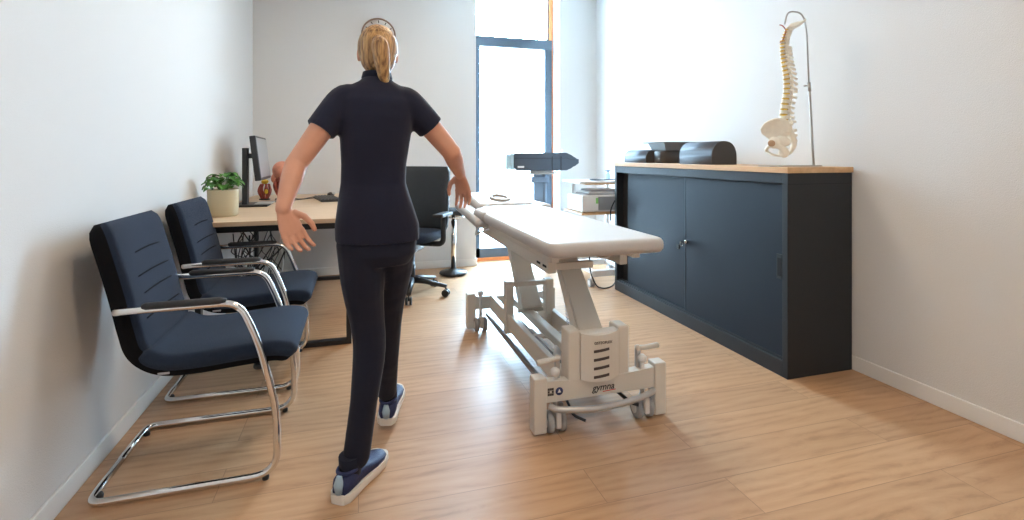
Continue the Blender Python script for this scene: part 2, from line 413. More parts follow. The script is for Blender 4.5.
# ------------------------------------------------------------------ visitor chairs (cantilever, facing +x)
def visitor_chair(loc, label):
    t = thing('visitor_chair', label, 'chair', (0, 0, 0), 'cantilever chairs along the left wall')
    W = .25
    # padded shell profile in (x, z): backrest top -> bend -> seat front ; x measured from chair origin at the rear floor bar
    prof = smooth_path([(.031, 0, .922), (.064, 0, .80), (.095, 0, .68), (.122, 0, .56), (.146, 0, .485), (.205, 0, .443), (.30, 0, .436), (.45, 0, .447), (.56, 0, .452), (.635, 0, .435)], 6)
    thick = lambda q: .034 if q < .5 else .036
    def shell(q0, q1, halfw, th, mb, off=0.0, round_end=True):
        pts = prof[int(q0*(len(prof)-1)):int(q1*(len(prof)-1))+1]; n = len(pts); rings = []
        for i, p in enumerate(pts):
            d = (pts[min(i+1, n-1)]-pts[max(i-1, 0)]).normalized(); nrm = Vector((-d.z, 0, d.x))
            if nrm.dot(Vector((1, 0, 1))) < 0: nrm = -nrm
            e = min(i, n-1-i)/3.0; k = math.sqrt(max(0, 1-(1-min(1, e))**2)) if round_end else 1
            tt = th*(.25+.75*k); hw = halfw-.02*(1-k)
            # a slight crown across and a waist shape
            ring = []
            for yy, zz in ((-1, .0), (-.985, .75), (-.92, 1), (-.5, 1.06), (0, 1.08), (.5, 1.06), (.92, 1), (.985, .75), (1, 0), (.985, -.75), (.92, -1), (.5, -1), (0, -1), (-.5, -1), (-.92, -1), (-.985, -.75)):
                ring.append(mb.bm.verts.new(p+nrm*(zz*tt+off)+Vector((0, yy*hw, 0))))
            rings.append(ring)
        for a, b in zip(rings, rings[1:]):
            for k in range(16):
                f = mb.bm.faces.new((a[k], a[(k+1) % 16], b[(k+1) % 16], b[k])); f.smooth = True
        mb.bm.faces.new(rings[0]); mb.bm.faces.new(rings[-1])
    ic = 4.3/9   # where back meets seat
    mb = MB(); shell(0, ic+.02, .224, .026, mb); bk = mb.build('backrest', M['fabric'], t)
    mb = MB(); shell(ic-.02, 1, .237, .030, mb); st = mb.build('seat', M['fabric'], t)
    # dark outer shell behind and under the cushions
    mb = MB(); shell(0.0, .99, .229, .030, mb, off=-.020); mb.build('shell', M['fabric_dark'], t)
    # stitched grooves of the backrest
    for z, ins in ((.80, .05), (.725, .02), (.655, .03), (.585, .0)):
        i = min(range(len(prof)), key=lambda k: abs(prof[k].z-z) if k < 30 else 9)
        p = prof[i]; d = (prof[i+1]-prof[i-1]).normalized(); nrm = Vector((-d.z, 0, d.x))
        if nrm.x < 0: nrm = -nrm
        g = MB(); g.tube(smooth_path([p+nrm*.0265+Vector((0, -.165+ins, -.003)), p+nrm*.0285+Vector((0, 0, .001)), p+nrm*.0265+Vector((0, .165-ins, -.003))], 6), .0032, 6)
        g.build('stitched_groove', M['fabric_dark'], bk)
    # chrome frame
    for s in (-1, 1):
        y = s*W
        path = [(.105, s*.215, .626), (.078, s*.245, .629), (.105, y, .632), (.45, y, .634), (.515, y, .48), (.571, y, .24), (.573, y, .014), (.01, y, .014), (0.004, s*.17, .014), (0.004, 0, .014)]
        P = fillet(path, [.012, .015, .055, .08, .07, .085, .045, .03], 7)
        MB().tube(P, .0125, 12).build('frame_tube', M['chrome'], t)
        a = MB(); a.tube([(.16, y, .6405), (.172, y, .643), (.39, y, .644), (.41, y, .6415)], [.010, .0135, .0135, .010], 10, ry=[.010, .0165, .0165, .010]); a.build('arm_pad', M['pad'], t)
        g = MB(); g.lathe([(.011, 0), (.012, .012), (.008, .02)], (.535, y, -.0005), 12); g.build('glide', M['pad'], t)
        g = MB(); g.lathe([(.011, 0), (.012, .012), (.008, .02)], (.02, s*.2, -.0005), 12); g.build('glide', M['pad'], t)
    c = MB(); c.tube(fillet([(.535, -W+.006, .40), (.50, -W+.015, .395), (.50, W-.015, .395), (.535, W-.006, .40)], .012), .010)
    c.build('seat_support', M['blackmetal'], t)
    l = MB().box((.20, -.239, .405), (.235, -.2365, .412)); l.build('care_tag', M['paper'], st)
    t.location = loc; return t
c1 = visitor_chair((-.850, 2.235, 0), 'nearer dark blue upholstered chair with chrome cantilever frame by left wall')
c2 = copy_tree(c1); c2.location = (-.862, 2.965, 0)
c2['label'] = 'dark blue chrome cantilever chair farther back, between the nearer chair and the desk'

# ------------------------------------------------------------------ desk
DX0, DX1, DY0, DY1, DZ = XL+.02, -.02, 3.14, YB-.015, .78
desk = thing('desk', 'light oak topped desk with black frame legs against the left wall', 'desk', ((DX0+DX1)/2, (DY0+DY1)/2, 0))
MB().box((DX0, DY0, DZ-.026), (DX1, DY1, DZ), .002).build('desktop', M['desk'], desk)
for y in (DY0+.138, DY1-.18):
    g = MB(); w = .045
    g.box((DX0+.03, y-w/2, .0), (DX1-.02, y+w/2, .03), .002)
    g.box((DX0+.03, y-w/2, DZ-.075), (DX1-.02, y+w/2, DZ-.027), .002)
    g.box((DX0+.03, y-w/2, .03), (DX0+.06, y+w/2, DZ-.075), .002); g.box((DX1-.05, y-w/2, .03), (DX1-.02, y+w/2, DZ-.075), .002)
    g.build('leg_frame', M['blackmetal'], desk)
g = MB()
for x in (DX0+.16, DX1-.16): g.box((x-.02, DY0+.12, DZ-.066), (x+.02, DY1-.2, DZ-.027), .002)
g.build('under_rail', M['blackmetal'], desk)
g = MB(); g.box((DX0+.2, 3.9, DZ-.13), (DX0+.36, 4.7, DZ-.126)); g.box((DX0+.2, 3.9, DZ-.13), (DX0+.204, 4.7, DZ-.07)); g.box((DX0+.356, 3.9, DZ-.13), (DX0+.36, 4.7, DZ-.07))
g.build('cable_tray', M['blackmetal'], desk)

# tangled cables hanging under the desk
tang = MB()
for k in range(13):
    x = -.84+random.random()*.24; y = 3.9+random.random()*.75
    z = DZ-.145; pts = [(x, y, z)]
    for j in range(5):
        z -= .07+random.random()*.07; pts.append((x+random.uniform(-.07, .07), y+random.uniform(-.12, .12), max(z, .10)))
    pts.append((x+random.uniform(-.1, .25), y+random.uniform(-.1, .1), min(.62, .4+random.random()*.2)))
    tang.tube(smooth_path(pts, 5), .0035 if k % 3 else .005, 6)
tag(tang.build('cable_tangle', M['black'], loc=(-.75, 4.25, .1)), 'tangle of black cables hanging under the left side of the desk', 'cables', kind='stuff')
wc = MB(); wc.tube(smooth_path([(-.56, 4.3, DZ-.067), (-.50, 4.3, .62), (-.58, 4.32, .5), (-.56, 4.3, .3), (-.62, 4.3, .06), (-.66, 4.32, .01)], 6), .006, 8)
tag(wc.build('white_cable', M['white'], loc=(-.6, 4.3, 0)), 'white cable hanging in a curve under the desk', 'cable')

# plant
PX, PY = -.785, 3.47
pl = thing('potted_plant', 'small green leafy plant in a cream ceramic pot on the desk', 'plant', (PX, PY, DZ))
MB().lathe([(.0, 0), (.074, 0), (.082, .006), (.086, .15), (.088, .162), (.082, .163), (.080, .148), (.0, .145)], (PX, PY, DZ), 40, caps=False).build('plant_pot', M['pot'], pl)
MB().lathe([(0, .152), (.04, .154), (.0795, .149), (.0795, .14), (0, .14)], (PX, PY, DZ), 24, caps=False).build('soil', M['soil'], pl)
lf = MB(); sm = MB()
for k in range(34):
    a = k*2.399+random.random()*.4; rr = .012+.062*((k+1)/34)**.6; h = .262-.080*((k+1)/34)+random.uniform(-.015, .015)
    c = Vector((PX+rr*math.cos(a), PY+rr*math.sin(a), DZ+h-.012))
    sm.tube(smooth_path([(PX+.25*rr*math.cos(a), PY+.25*rr*math.sin(a), DZ+.15), (PX+.7*rr*math.cos(a), PY+.7*rr*math.sin(a), DZ+.19), c], 3), .0016, 5)
    out = Vector((math.cos(a), math.sin(a), random.uniform(-.25, .35))).normalized(); side = Vector((-math.sin(a), math.cos(a), 0))
    L_, W_ = random.uniform(.052, .066), random.uniform(.026, .034); up = side.cross(out)*-1
    grid = []
    for i in range(6):
        t_ = i/5; w = W_*math.sin(PI*min(.97, t_*.9+.1))**.7
        p = c+out*(L_*(t_-.1))+up*(.012*math.sin(t_*PI)-.014*t_*t_)
        grid.append([lf.bm.verts.new(p+side*(w*q)+up*(.007*abs(q))) for q in (-1, -.5, 0, .5, 1)])
    for A, B in zip(grid, grid[1:]):
        for q in range(4):
            f = lf.bm.faces.new((A[q], A[q+1], B[q+1], B[q])); f.smooth = True
lf.build('leaves', M['leaf'], pl, recalc=False); sm.build('stems', M['stem'], pl)

# monitor, seen at a steep angle, facing +x
mo = thing('computer_monitor', 'black computer monitor on a column stand at the left end of the desk', 'monitor', (-.78, 4.2, DZ))
def tilt(mb_fn):
    return mb_fn
R_ = Matrix.Rotation(math.radians(-7), 3, 'Y') @ Matrix.Rotation(math.radians(2), 3, 'Z')
mc = (-.70, 4.21, 1.125)
MB().box((-.722, 3.94, .965), (-.682, 4.48, 1.285), .006, rot=R_, about=mc).build('screen_housing', M['black'], mo)
MB().box((-.6825, 3.955, .985), (-.680, 4.465, 1.270), rot=R_, about=mc).build('screen', M['screen'], mo)
MB().box((-.80, 4.06, DZ+.012), (-.765, 4.13, 1.20), .004).build('stand_column', M['black'], mo)
MB().box((-.77, 4.08, 1.125), (-.715, 4.12, 1.16), .003).build('monitor_arm', M['black'], mo)
MB().box((-.85, 3.98, DZ), (-.62, 4.26, DZ+.014), .005).build('stand_base', M['black'], mo)
# paper/silver slab on the base
tag(MB().box((-.71, 4.0, DZ+.015), (-.60, 4.2, DZ+.022), .002).build('notepad', M['silver'], loc=(-.655, 4.1, DZ+.015)), 'thin grey pad lying on the foot of the monitor', 'notepad')

# anatomical model behind the monitor
AX, AY = -.59, 4.52
am = thing('anatomical_model', 'pink and red anatomical model standing on the desk behind the monitor', 'model', (AX, AY, DZ))
MB().lathe([(.055, 0), (.06, .005), (.055, .018), (.02, .022)], (AX, AY, DZ), 24).build('model_base', M['brownm'], am)
MB().tube([(AX, AY, DZ+.02), (AX, AY, DZ+.18)], .006).build('model_rod', M['steel'], am)
d = MB(); d.ball((AX-.005, AY, DZ+.245), (.075, .075, .075), 24, 14); d.ball((AX+.055, AY-.01, DZ+.20), (.036, .04, .034)); d.ball((AX-.06, AY, DZ+.18), (.03, .03, .04)); d.ball((AX+.03, AY-.02, DZ+.165), (.03, .03, .05))
d.build('pink_upper_shape', M['flesh'], am, remesh=.005, smooth_it=3)
d = MB()
for k in range(9):
    a = k*2*PI/9; d.tube(smooth_path([(AX+.045*math.cos(a), AY+.045*math.sin(a), DZ+.19), (AX+.062*math.cos(a+.3), AY+.055*math.sin(a+.3), DZ+.12), (AX+.035*math.cos(a+.5), AY+.035*math.sin(a+.5), DZ+.05), (AX+.025*math.cos(a+.5), AY+.025*math.sin(a+.5), DZ+.018)], 5), [.008+.005*math.sin(PI*i/15) for i in range(16)], 8)
d.build('muscle_strands', M['muscle'], am)
am2 = thing('anatomical_model', 'small red and yellow anatomical model on the desk, seen behind the monitor column', 'model', (-.74, 4.62, DZ))
MB().lathe([(.04, 0), (.045, .006), (.02, .014)], (-.74, 4.62, DZ), 20).build('model_base', M['black'], am2)
d = MB()
for k in range(7):
    a = k*2*PI/7; d.tube(smooth_path([(-.74+.02*math.cos(a), 4.62+.02*math.sin(a), DZ+.01), (-.74+.045*math.cos(a+.4), 4.62+.045*math.sin(a+.4), DZ+.07), (-.735+.03*math.cos(a+.7), 4.62+.03*math.sin(a+.7), DZ+.13)], 5), .010, 8)
d.build('muscle_strands', M['muscle'], am2)
for c_, r__ in (((-.735, 4.60, DZ+.15), (.028, .022, .02)), ((-.72, 4.57, DZ+.07), (.014, .01, .02))): MB().ball(c_, r__).build('yellow_tip', M['yellow'], am2)

# keyboard, mouse, cable
kb = thing('keyboard', 'black keyboard lying on the desk beside the mouse', 'keyboard', (-.29, 4.55, DZ))
KR = Matrix.Rotation(math.radians(12), 3, 'Z'); kc = (-.245, 4.47, DZ+.01)
MB().box((-.325, 4.25, DZ), (-.165, 4.69, DZ+.018), .004, rot=KR, about=kc).build('keyboard_body', M['black'], kb)
k_ = MB()
for i in range(6):
    for j in range(16):
        xa = -.317+i*.0245; ya = 4.26+j*.0265
        k_.box((xa, ya, DZ+.017), (xa+.020, ya+.022, DZ+.024), .002, 1, rot=KR, about=kc)
k_.build('keys', mat('key_caps', (.05, .05, .055), .45), kb)['kind'] = 'stuff'
ms = MB(); ms.ball((-.235, 4.84, DZ+.018), (.032, .055, .02)); ms = ms.build('computer_mouse', M['pad'], loc=(-.235, 4.84, DZ))
tag(ms, 'black mouse with a silver front behind the keyboard', 'mouse')
MB().ball((-.215, 4.825, DZ+.026), (.02, .03, .013)).build('mouse_button', M['silver'], ms)
cb = MB(); cb.tube(smooth_path([(-.30, 4.66, DZ+.005), (-.38, 4.62, DZ+.004), (-.48, 4.50, DZ+.004), (-.58, 4.36, DZ+.004), (-.66, 4.34, DZ+.004)], 8), .0035, 6)
cb.tube(smooth_path([(-.27, 4.85, DZ+.005), (-.38, 4.72, DZ+.006), (-.44, 4.50, DZ+.009), (-.52, 4.62, DZ+.005), (-.62, 4.70, DZ+.004)], 8), .003, 6)
tag(cb.build('keyboard_cable', M['black'], loc=(-.4, 4.5, DZ)), 'thin dark cables crossing the desktop between keyboard and monitor', 'cable')

# wall clock (mostly hidden behind the person's head)
cl = thing('wall_clock', 'round pale wall clock on the back wall behind the head of the person', 'clock', (.19, YB, 2.30))
MB().lathe([(0, 0), (.165, 0), (.165, -.03), (.155, -.036), (.150, -.02), (0, -.02)], (.19, YB-.001, 2.325), 40, 'y', caps=False).build('clock_case', mat('brown_clock_rim', (.30, .20, .14), .4), cl)
MB().lathe([(0, -.0205), (.150, -.0205), (.150, -.023), (0, -.023)], (.19, YB, 2.325), 40, 'y', caps=False).build('clock_face', M['clockface'], cl)
for k in range(12):
    t_ = MB()
    a = k*PI/6; c_ = Vector((math.sin(a), 0, math.cos(a))); p = Vector((.19, YB-.0245, 2.325))
    t_.beam(p+c_*.118, p+c_*.142, .008, .002, 0, up=(0, 1, 0)); t_.build('hour_mark', M['inkdark'], cl)
t_ = MB(); p = Vector((.19, YB-.027, 2.325)); t_.beam(p, p+Vector((.055, 0, .045)), .008, .002, 0, up=(0, 1, 0)); t_.beam(p, p+Vector((-.02, 0, -.11)), .005, .002, 0, up=(0, 1, 0))
t_.build('clock_hands', M['inkdark'], cl)

# ------------------------------------------------------------------ office chair
oc = thing('office_chair', 'black swivel office chair with armrests standing beside the desk', 'chair', (0, 0, 0))
# local: faces +x
g = MB()
def backring(z, y0, x, th, mbm, rings):
    ring = []
    n = 7
    for k in range(n): q = -1+2*k/(n-1); ring.append(mbm.bm.verts.new((x-.05*(1-q*q)+th, y0*q, z)))
    for k in range(n): q = 1-2*k/(n-1); ring.append(mbm.bm.verts.new((x-.05*(1-q*q)-th, y0*q, z)))
    rings.append(ring)
rings = []
for i in range(13):
    q = i/12; z = .50+.55*q
    backring(z, .205+.045*math.sin(PI*min(1, q*.5+.35))+.02*q-(.02 if i in (0, 12) else 0), -.17-.06*q+.05*math.sin(PI*q)*.6, .014 if i in (0, 12) else .022, g, rings)
for a, b in zip(rings, rings[1:]):
    for k in range(14):
        f = g.bm.faces.new((a[k], a[(k+1) % 14], b[(k+1) % 14], b[k])); f.smooth = True
g.bm.faces.new(rings[0]); g.bm.faces.new(rings[-1])
g.build('backrest', M['mesh'], oc)
g = MB(); g.loft([(.05, 0, .455, .20, .20, 3.5), (.05, 0, .465, .235, .235, 3.5), (.05, 0, .50, .245, .24, 3.5), (.05, 0, .525, .235, .23, 3.5), (.05, 0, .532, .19, .19, 3.5)]); g.build('seat', M['fabric'], oc)
g = MB(); g.box((-.06, -.09, .37), (.14, .09, .452), .015); g.tube(fillet([(-.02, 0, .41), (-.24, 0, .42), (-.26, 0, .70)], .06), .022, 10, ry=.03); g.tube([(.03, .09, .42), (.03, .2, .42)], .008)
g.build('tilt_mechanism', M['black'], oc)
for s in (-1, 1):
    g = MB(); g.tube(fillet([(.02, s*.12, .43), (.02, s*.285, .43), (.02, s*.285, .66)], .05), .022, 10, ry=.014); g.build('arm_post', M['black'], oc)
    g = MB(); g.box((-.09, s*.285-.045, .655), (.15, s*.285+.045, .682), .011, 3); g.build('arm_pad', M['pad'], oc)
g = MB(); g.lathe([(.028, .1), (.030, .25), (.024, .251), (.024, .38)], (0, 0, 0), 16); g.build('gas_column', M['black'], oc)
for k in range(5):
    a = k*2*PI/5+math.radians(20); e = Vector((math.cos(a), math.sin(a), 0))
    g = MB(); g.tube([Vector((0, 0, .125))+e*.015, Vector((0, 0, .115))+e*.12, Vector((0, 0, .082))+e*.30], [.030, .022, .014], 10, ry=[.03, .024, .018]); lg = g.build('base_leg', M['black'], oc)
    g = MB(); sd = Vector((-e.y, e.x, 0))
    c0 = e*.295+Vector((0, 0, .029))
    for q in (-1, 1):
        g.tube([c0+sd*(q*.008), c0+sd*(q*.024)], .029, 18)
    g.tube([c0+Vector((0, 0, 0)), c0+Vector((0, 0, .055))], .007, 8)
    g.build('caster', M['black'], lg)
oc.location = (.42, 4.26, 0); oc.rotation_euler = (0, 0, math.radians(240))

# ------------------------------------------------------------------ stool
sx, sy = .875, 4.86
stl = thing('round_stool', 'round black stool on a chrome column beside the tall window', 'stool', (sx, sy, 0))
MB().lathe([(.0, .0), (.115, 0), (.135, .014), (.130, .028), (.05, .045), (.028, .06), (0, .06)], (sx, sy, 0), 36, caps=False).build('stool_base', M['black'], stl)
MB().lathe([(.024, .055), (.024, .52), (.015, .521), (.015, .57)], (sx, sy, 0), 20).build('stool_column', M['chrome'], stl)
MB().lathe([(0, .575), (.09, .577), (.145, .585), (.158, .605), (.150, .628), (.10, .636), (0, .636)], (sx, sy, 0), 36, caps=False).build('stool_seat', M['mesh'], stl)
r_ = MB(); r_.tube([(sx+.105*math.cos(a*PI/14), sy+.105*math.sin(a*PI/14), .555) for a in range(28)], .006, 8, closed=True)
r_.tube([(sx-.105, sy, .555), (sx+.105, sy, .555)], .005, 8); r_.build('lift_ring', M['chrome'], stl)

# ------------------------------------------------------------------ cabinet
CX, CY0, CY1, CH = 2.10, 2.085, 3.92, 1.086
XB = XR-.014
cab = thing('sliding_door_cabinet', 'long anthracite steel sideboard with sliding doors and oak top along right wall', 'cabinet', ((CX+XB)/2, (CY0+CY1)/2, 0))
g = MB(); T = .035
g.box((CX, CY0, 0), (XB, CY0+T, CH-.03), .002); g.box((CX, CY1-T, 0), (XB, CY1, CH-.03), .002)
g.box((CX, CY0+T, CH-.03-.055), (XB, CY1-T, CH-.03), .002); g.box((CX, CY0+T, .0), (XB, CY1-T, .085), .002)
g.box((XB-.015, CY0+T, .085), (XB, CY1-T, CH-.085)); g.box((CX+.012, CY0+T, .085), (CX+.05, CY1-T, .098), .001)
g.build('cabinet_body', M['cabinet'], cab)
g = MB(); g.box((CX+.002, CY0-.0012, CH-.088), (XB-.004, CY0+.001, CH-.086)); g.build('side_seam', M['dark'], cab)
g = MB(); g.box((CX-.006, CY0-.006, CH-.03), (XB+.004, CY1+.006, CH), .002); g.build('cabinet_top', M['cabwood'], cab)
ym = 2.965
dn = MB(); dn.box((CX+.016, CY0+T, .088), (CX+.030, ym, CH-.088), .001); dn = dn.build('sliding_door', M['cabdoor'], cab)
df = MB(); df.box((CX+.034, ym-.06, .088), (CX+.048, 3.755, CH-.088), .001); df = df.build('sliding_door', M['cabdoor'], cab)
g = MB(); g.box((CX+.06, 3.755, .086), (CX+.07, CY1-T, CH-.086)); g.build('recess_shade_sheet', M['dark'], cab)  # black sheet painted in for the shade inside the open gap
g = MB(); g.box((CX+.0125, 2.135, .50), (CX+.0175, 2.17, .63), .0015); g.build('handle_plate', M['cabinet'], dn)
g = MB(); g.box((CX+.0115, 2.140, .515), (CX+.0150, 2.164, .61)); g.build('handle_recess', M['dark'], dn)
MB().box((CX+.0145, ym-.006, .09), (CX+.0165, ym, CH-.09)).build('door_edge', mat('door_edge_paint', (.035, .055, .08), .45), dn)
g = MB(); g.lathe([(0, 0), (.013, 0), (.013, -.012), (.009, -.02), (0, -.02)], (CX+.016, 2.94, .566), 20, 'x', caps=False); g.build('lock', M['lock'], dn)
g = MB(); g.box((CX-.038, 2.937, .557), (CX-.002, 2.943, .572), .001); g.tube([(CX-.030, 2.94+.014*math.cos(a*PI/8), .552+.014*math.sin(a*PI/8)) for a in range(16)], .0014, 6, closed=True); g.build('key', M['lock'], dn)
g = MB(); g.box((CX-.036, 2.955, .515), (CX-.026, 2.985, .545), .004); g.build('key_fob', M['black'], dn)

# bolsters and tray on the cabinet: half round, axis along y
def bolster(name, xc, w, h, y0, y1, label, m1=None):
    r = thing(name, label, 'cushion', (xc, (y0+y1)/2, CH), 'vinyl positioning cushions on the cabinet')
    pf = []
    n = 18
    for k in range(n+1):
        a = PI*k/n; pf.append((xc+math.copysign(abs(math.cos(a))**.8, math.cos(a))*w/2, h*(.30+.70*math.sin(a)**.9)))
    pf = [(xc+w/2, .0)]+pf+[(xc-w/2, 0)]
    g = MB(); g.prism([(x, y0+.004, CH+z) for x, z in pf], (0, y1-y0-.008, 0), .003, True); g.build('cushion_cover', M['bolster'], r)
    for y, s in ((y0, 1), (y1-.004, 1)):
        g = MB(); g.prism([(xc+(x-xc)*.985, y, CH+.001+z*.985) for x, z in pf], (0, .0045, 0)); g.build('end_panel', M['bolster_end'], r)
    return r
bolster('half_round_bolster', 2.285, .195, .155, 2.78, 3.13, 'larger blue grey half round bolster on the cabinet, nearer the spine model')
bolster('half_round_bolster', 2.255, .15, .105, 3.56, 3.90, 'smaller blue grey half round bolster at the far end of the cabinet')
g = MB(); g.loft([(2.33, 3.46, CH, .10, .075, 3), (2.33, 3.46, CH+.012, .112, .085, 3), (2.33, 3.46, CH+.085, .112, .085, 3), (2.33, 3.46, CH+.098, .10, .075, 3)]); g2 = g.build('short_cushion', M['bolster_end'], loc=(2.33, 3.46, CH))
tag(g2, 'short dark cushion under the flared tray between two bolsters', 'cushion')
g = MB()
A_ = [(2.33+x, 3.46+y, CH+.100) for x, y in ((-.105, -.085), (.105, -.085), (.105, .085), (-.105, .085))]
def frust(mb, cx, cy, z0, z1, a0, b0, a1, b1):
    v = [mb.bm.verts.new((cx+sx_*a0, cy+sy_*b0, z0)) for sx_, sy_ in ((-1, -1), (1, -1), (1, 1), (-1, 1))]+[mb.bm.verts.new((cx+sx_*a1, cy+sy_*b1, z1)) for sx_, sy_ in ((-1, -1), (1, -1), (1, 1), (-1, 1))]
    for q in ((3, 2, 1, 0), (4, 5, 6, 7), (0, 1, 5, 4), (1, 2, 6, 5), (2, 3, 7, 6), (3, 0, 4, 7)): mb.bm.faces.new([v[i] for i in q])
frust(g, 2.33, 3.46, CH+.0985, CH+.155, .098, .092, .120, .112); frust(g, 2.33, 3.46, CH+.155, CH+.163, .145, .142, .150, .147)
tag(g.build('flared_tray', M['traym'], loc=(2.33, 3.46, CH+.0985)), 'grey flared box with a flat rim resting on the short cushion', 'tray')

# ------------------------------------------------------------------ spine model and its stand
SX, SY = 2.262, 2.27
st = thing('model_stand', 'thin metal hook stand on the cabinet holding the spine model', 'stand', (2.36, SY, CH))
MB().box((2.125, SY-.045, CH), (2.485, SY+.045, CH+.006), .002).build('stand_foot', M['rod'], st)
rod = smooth_path([(2.470, SY, CH+.005), (2.455, SY, 1.3), (2.438, SY, 1.55)], 4)
MB().tube(rod, .0065, 10).build('lower_rod', M['rod'], st)
up = fillet([(2.438, SY, 1.53), (2.418, SY, 1.86), (2.39, SY, 1.95), (2.285, SY, 1.95), (2.265, SY, 1.875)], [.08, .06, .05], 8)
MB().tube(up, .0045, 10).build('curved_rod', M['rod'], st)
g = MB(); g.tube([(2.442, SY, 1.51), (2.436, SY, 1.56)], .009, 10); g.tube([(2.44, SY, 1.54), (2.412, SY, 1.54)], .004, 8); g.ball((2.409, SY, 1.54), (.006, .012, .006)); g.build('clamp_knob', M['rod'], st)

sp = thing('spine_model', 'cream plastic spine and pelvis model with yellow nerves hanging from the hook stand', 'anatomical model', (SX, SY, 1.13))
# spine centre line, front of body toward -x (left in the picture)
cl_pts = smooth_path([(2.288, SY, 1.855), (2.268, SY, 1.80), (2.262, SY, 1.74), (2.268, SY, 1.66), (2.280, SY, 1.58), (2.282, SY, 1.50), (2.272, SY, 1.42), (2.268, SY, 1.36), (2.280, SY, 1.31)], 10)
# arc-length resample into 24 vertebrae
cum = [0]
for a, b in zip(cl_pts, cl_pts[1:]): cum.append(cum[-1]+(b-a).length)
def at_s(s_):
    for i in range(len(cum)-1):
        if cum[i+1] >= s_: 
            t_ = (s_-cum[i])/max(1e-9, cum[i+1]-cum[i]); return cl_pts[i].lerp(cl_pts[i+1], t_), (cl_pts[i+1]-cl_pts[i]).normalized()
    return cl_pts[-1], (cl_pts[-1]-cl_pts[-2]).normalized()
Tt = cum[-1]; hs = [.7+.9*(i/23) for i in range(24)]; tot = sum(hs); acc = 0
for i in range(24):
    h = hs[i]/tot*Tt; p, d = at_s(acc+h/2); acc += h
    q = i/23; r = .010+.014*q
    X_ = Vector((1, 0, 0)); X_ = (X_-d*X_.dot(d)).normalized(); Yv = d.cross(X_)
    Rm = Matrix((X_, Yv, d)).transposed()
    v = MB()
    v.tube([p-d*h*.34, p-d*h*.18, p, p+d*h*.18, p+d*h*.34], [r, r*.9, r*.85, r*.9, r], 14, up=X_)
    L_ = (.018 if i < 6 else .030 if i < 19 else .026)
    back = p+X_*(r*.8+.012)
    v.ball(p+X_*(r+.004), (.010, .014+.004*q, h*.40), 10, 8, Rm)
    drop = .3 if i < 6 else (.9 if i < 17 else .25)
    tip = p+X_*(r+L_)+d*(h*drop)
    v.tube([p+X_*(r*.9), p+X_*(r+L_*.6)+d*(h*drop*.5), tip], [.008, .0065, .0075], 8, ry=[.005, .004, .005])
    for s in (-1, 1):
        e = p+X_*(r*.9)+Yv*(s*(.022+.006*q))+d*(-.002); v.tube([p+X_*(r*.7), e], [.006, .004], 8)
        v.ball(p+X_*(r+.006)+Yv*(s*.011)+d*(h*.42), (.005, .005, h*.30), 8, 6, Rm)
    v.build('vertebra', M['bone'], sp)
    g = MB(); g.tube([p+d*h*.34, p+d*h*.66], r*.86, 12, up=X_); g.build('intervertebral_disc', M['disc'], sp)
    g = MB()
    for s in (-1, 1):
        a = p+X_*(r*.6)+d*h*.5
        g.tube([a, a+Yv*(s*(r+.004))-X_*.004+d*.002, a+Yv*(s*(r+.014))-X_*(.010+.010*(i > 3))+d*.006], [.0028, .0032, .0022], 8)
    g.build('nerve_roots', M['yellow'], sp)
# vertebral artery (red) at the neck
g = MB(); g.tube(smooth_path([(2.262, SY-.018, 1.775), (2.272, SY-.018, 1.81), (2.278, SY-.018, 1.835), (2.262, SY-.02, 1.862), (2.248, SY-.02, 1.868)], 5), .0028, 8); g.tube(smooth_path([(2.25, SY-.02, 1.77), (2.262, SY-.018, 1.782)], 3), .0028, 8); g.build('red_artery', M['muscle'], sp)
# occipital plate
g = MB(); pts = [(2.285, 1.848), (2.30, 1.868), (2.345, 1.874), (2.372, 1.886), (2.355, 1.868), (2.325, 1.850)]
for s in (0,): g.prism([(x, SY-.03, z) for x, z in pts], (0, .06, 0), .002)
g.build('skull_base_plate', M['bone'], sp)
# sacrum and coccyx
g = MB(); g.tube(smooth_path([(2.276, SY, 1.30), (2.297, SY, 1.265), (2.315, SY, 1.215), (2.302, SY, 1.17), (2.285, SY, 1.15)], 5), [.024-.018*i/20 for i in range(21)], 14, ry=[.045-.036*i/20 for i in range(21)], up=(1, 0, 0))
for k in range(4): g.ball((2.322+.004*k-.004*k*k*.4, SY, 1.285-.028*k), (.010, .008, .010), 10, 8)
g.build('sacrum', M['bone'], sp, remesh=.004, smooth_it=2)
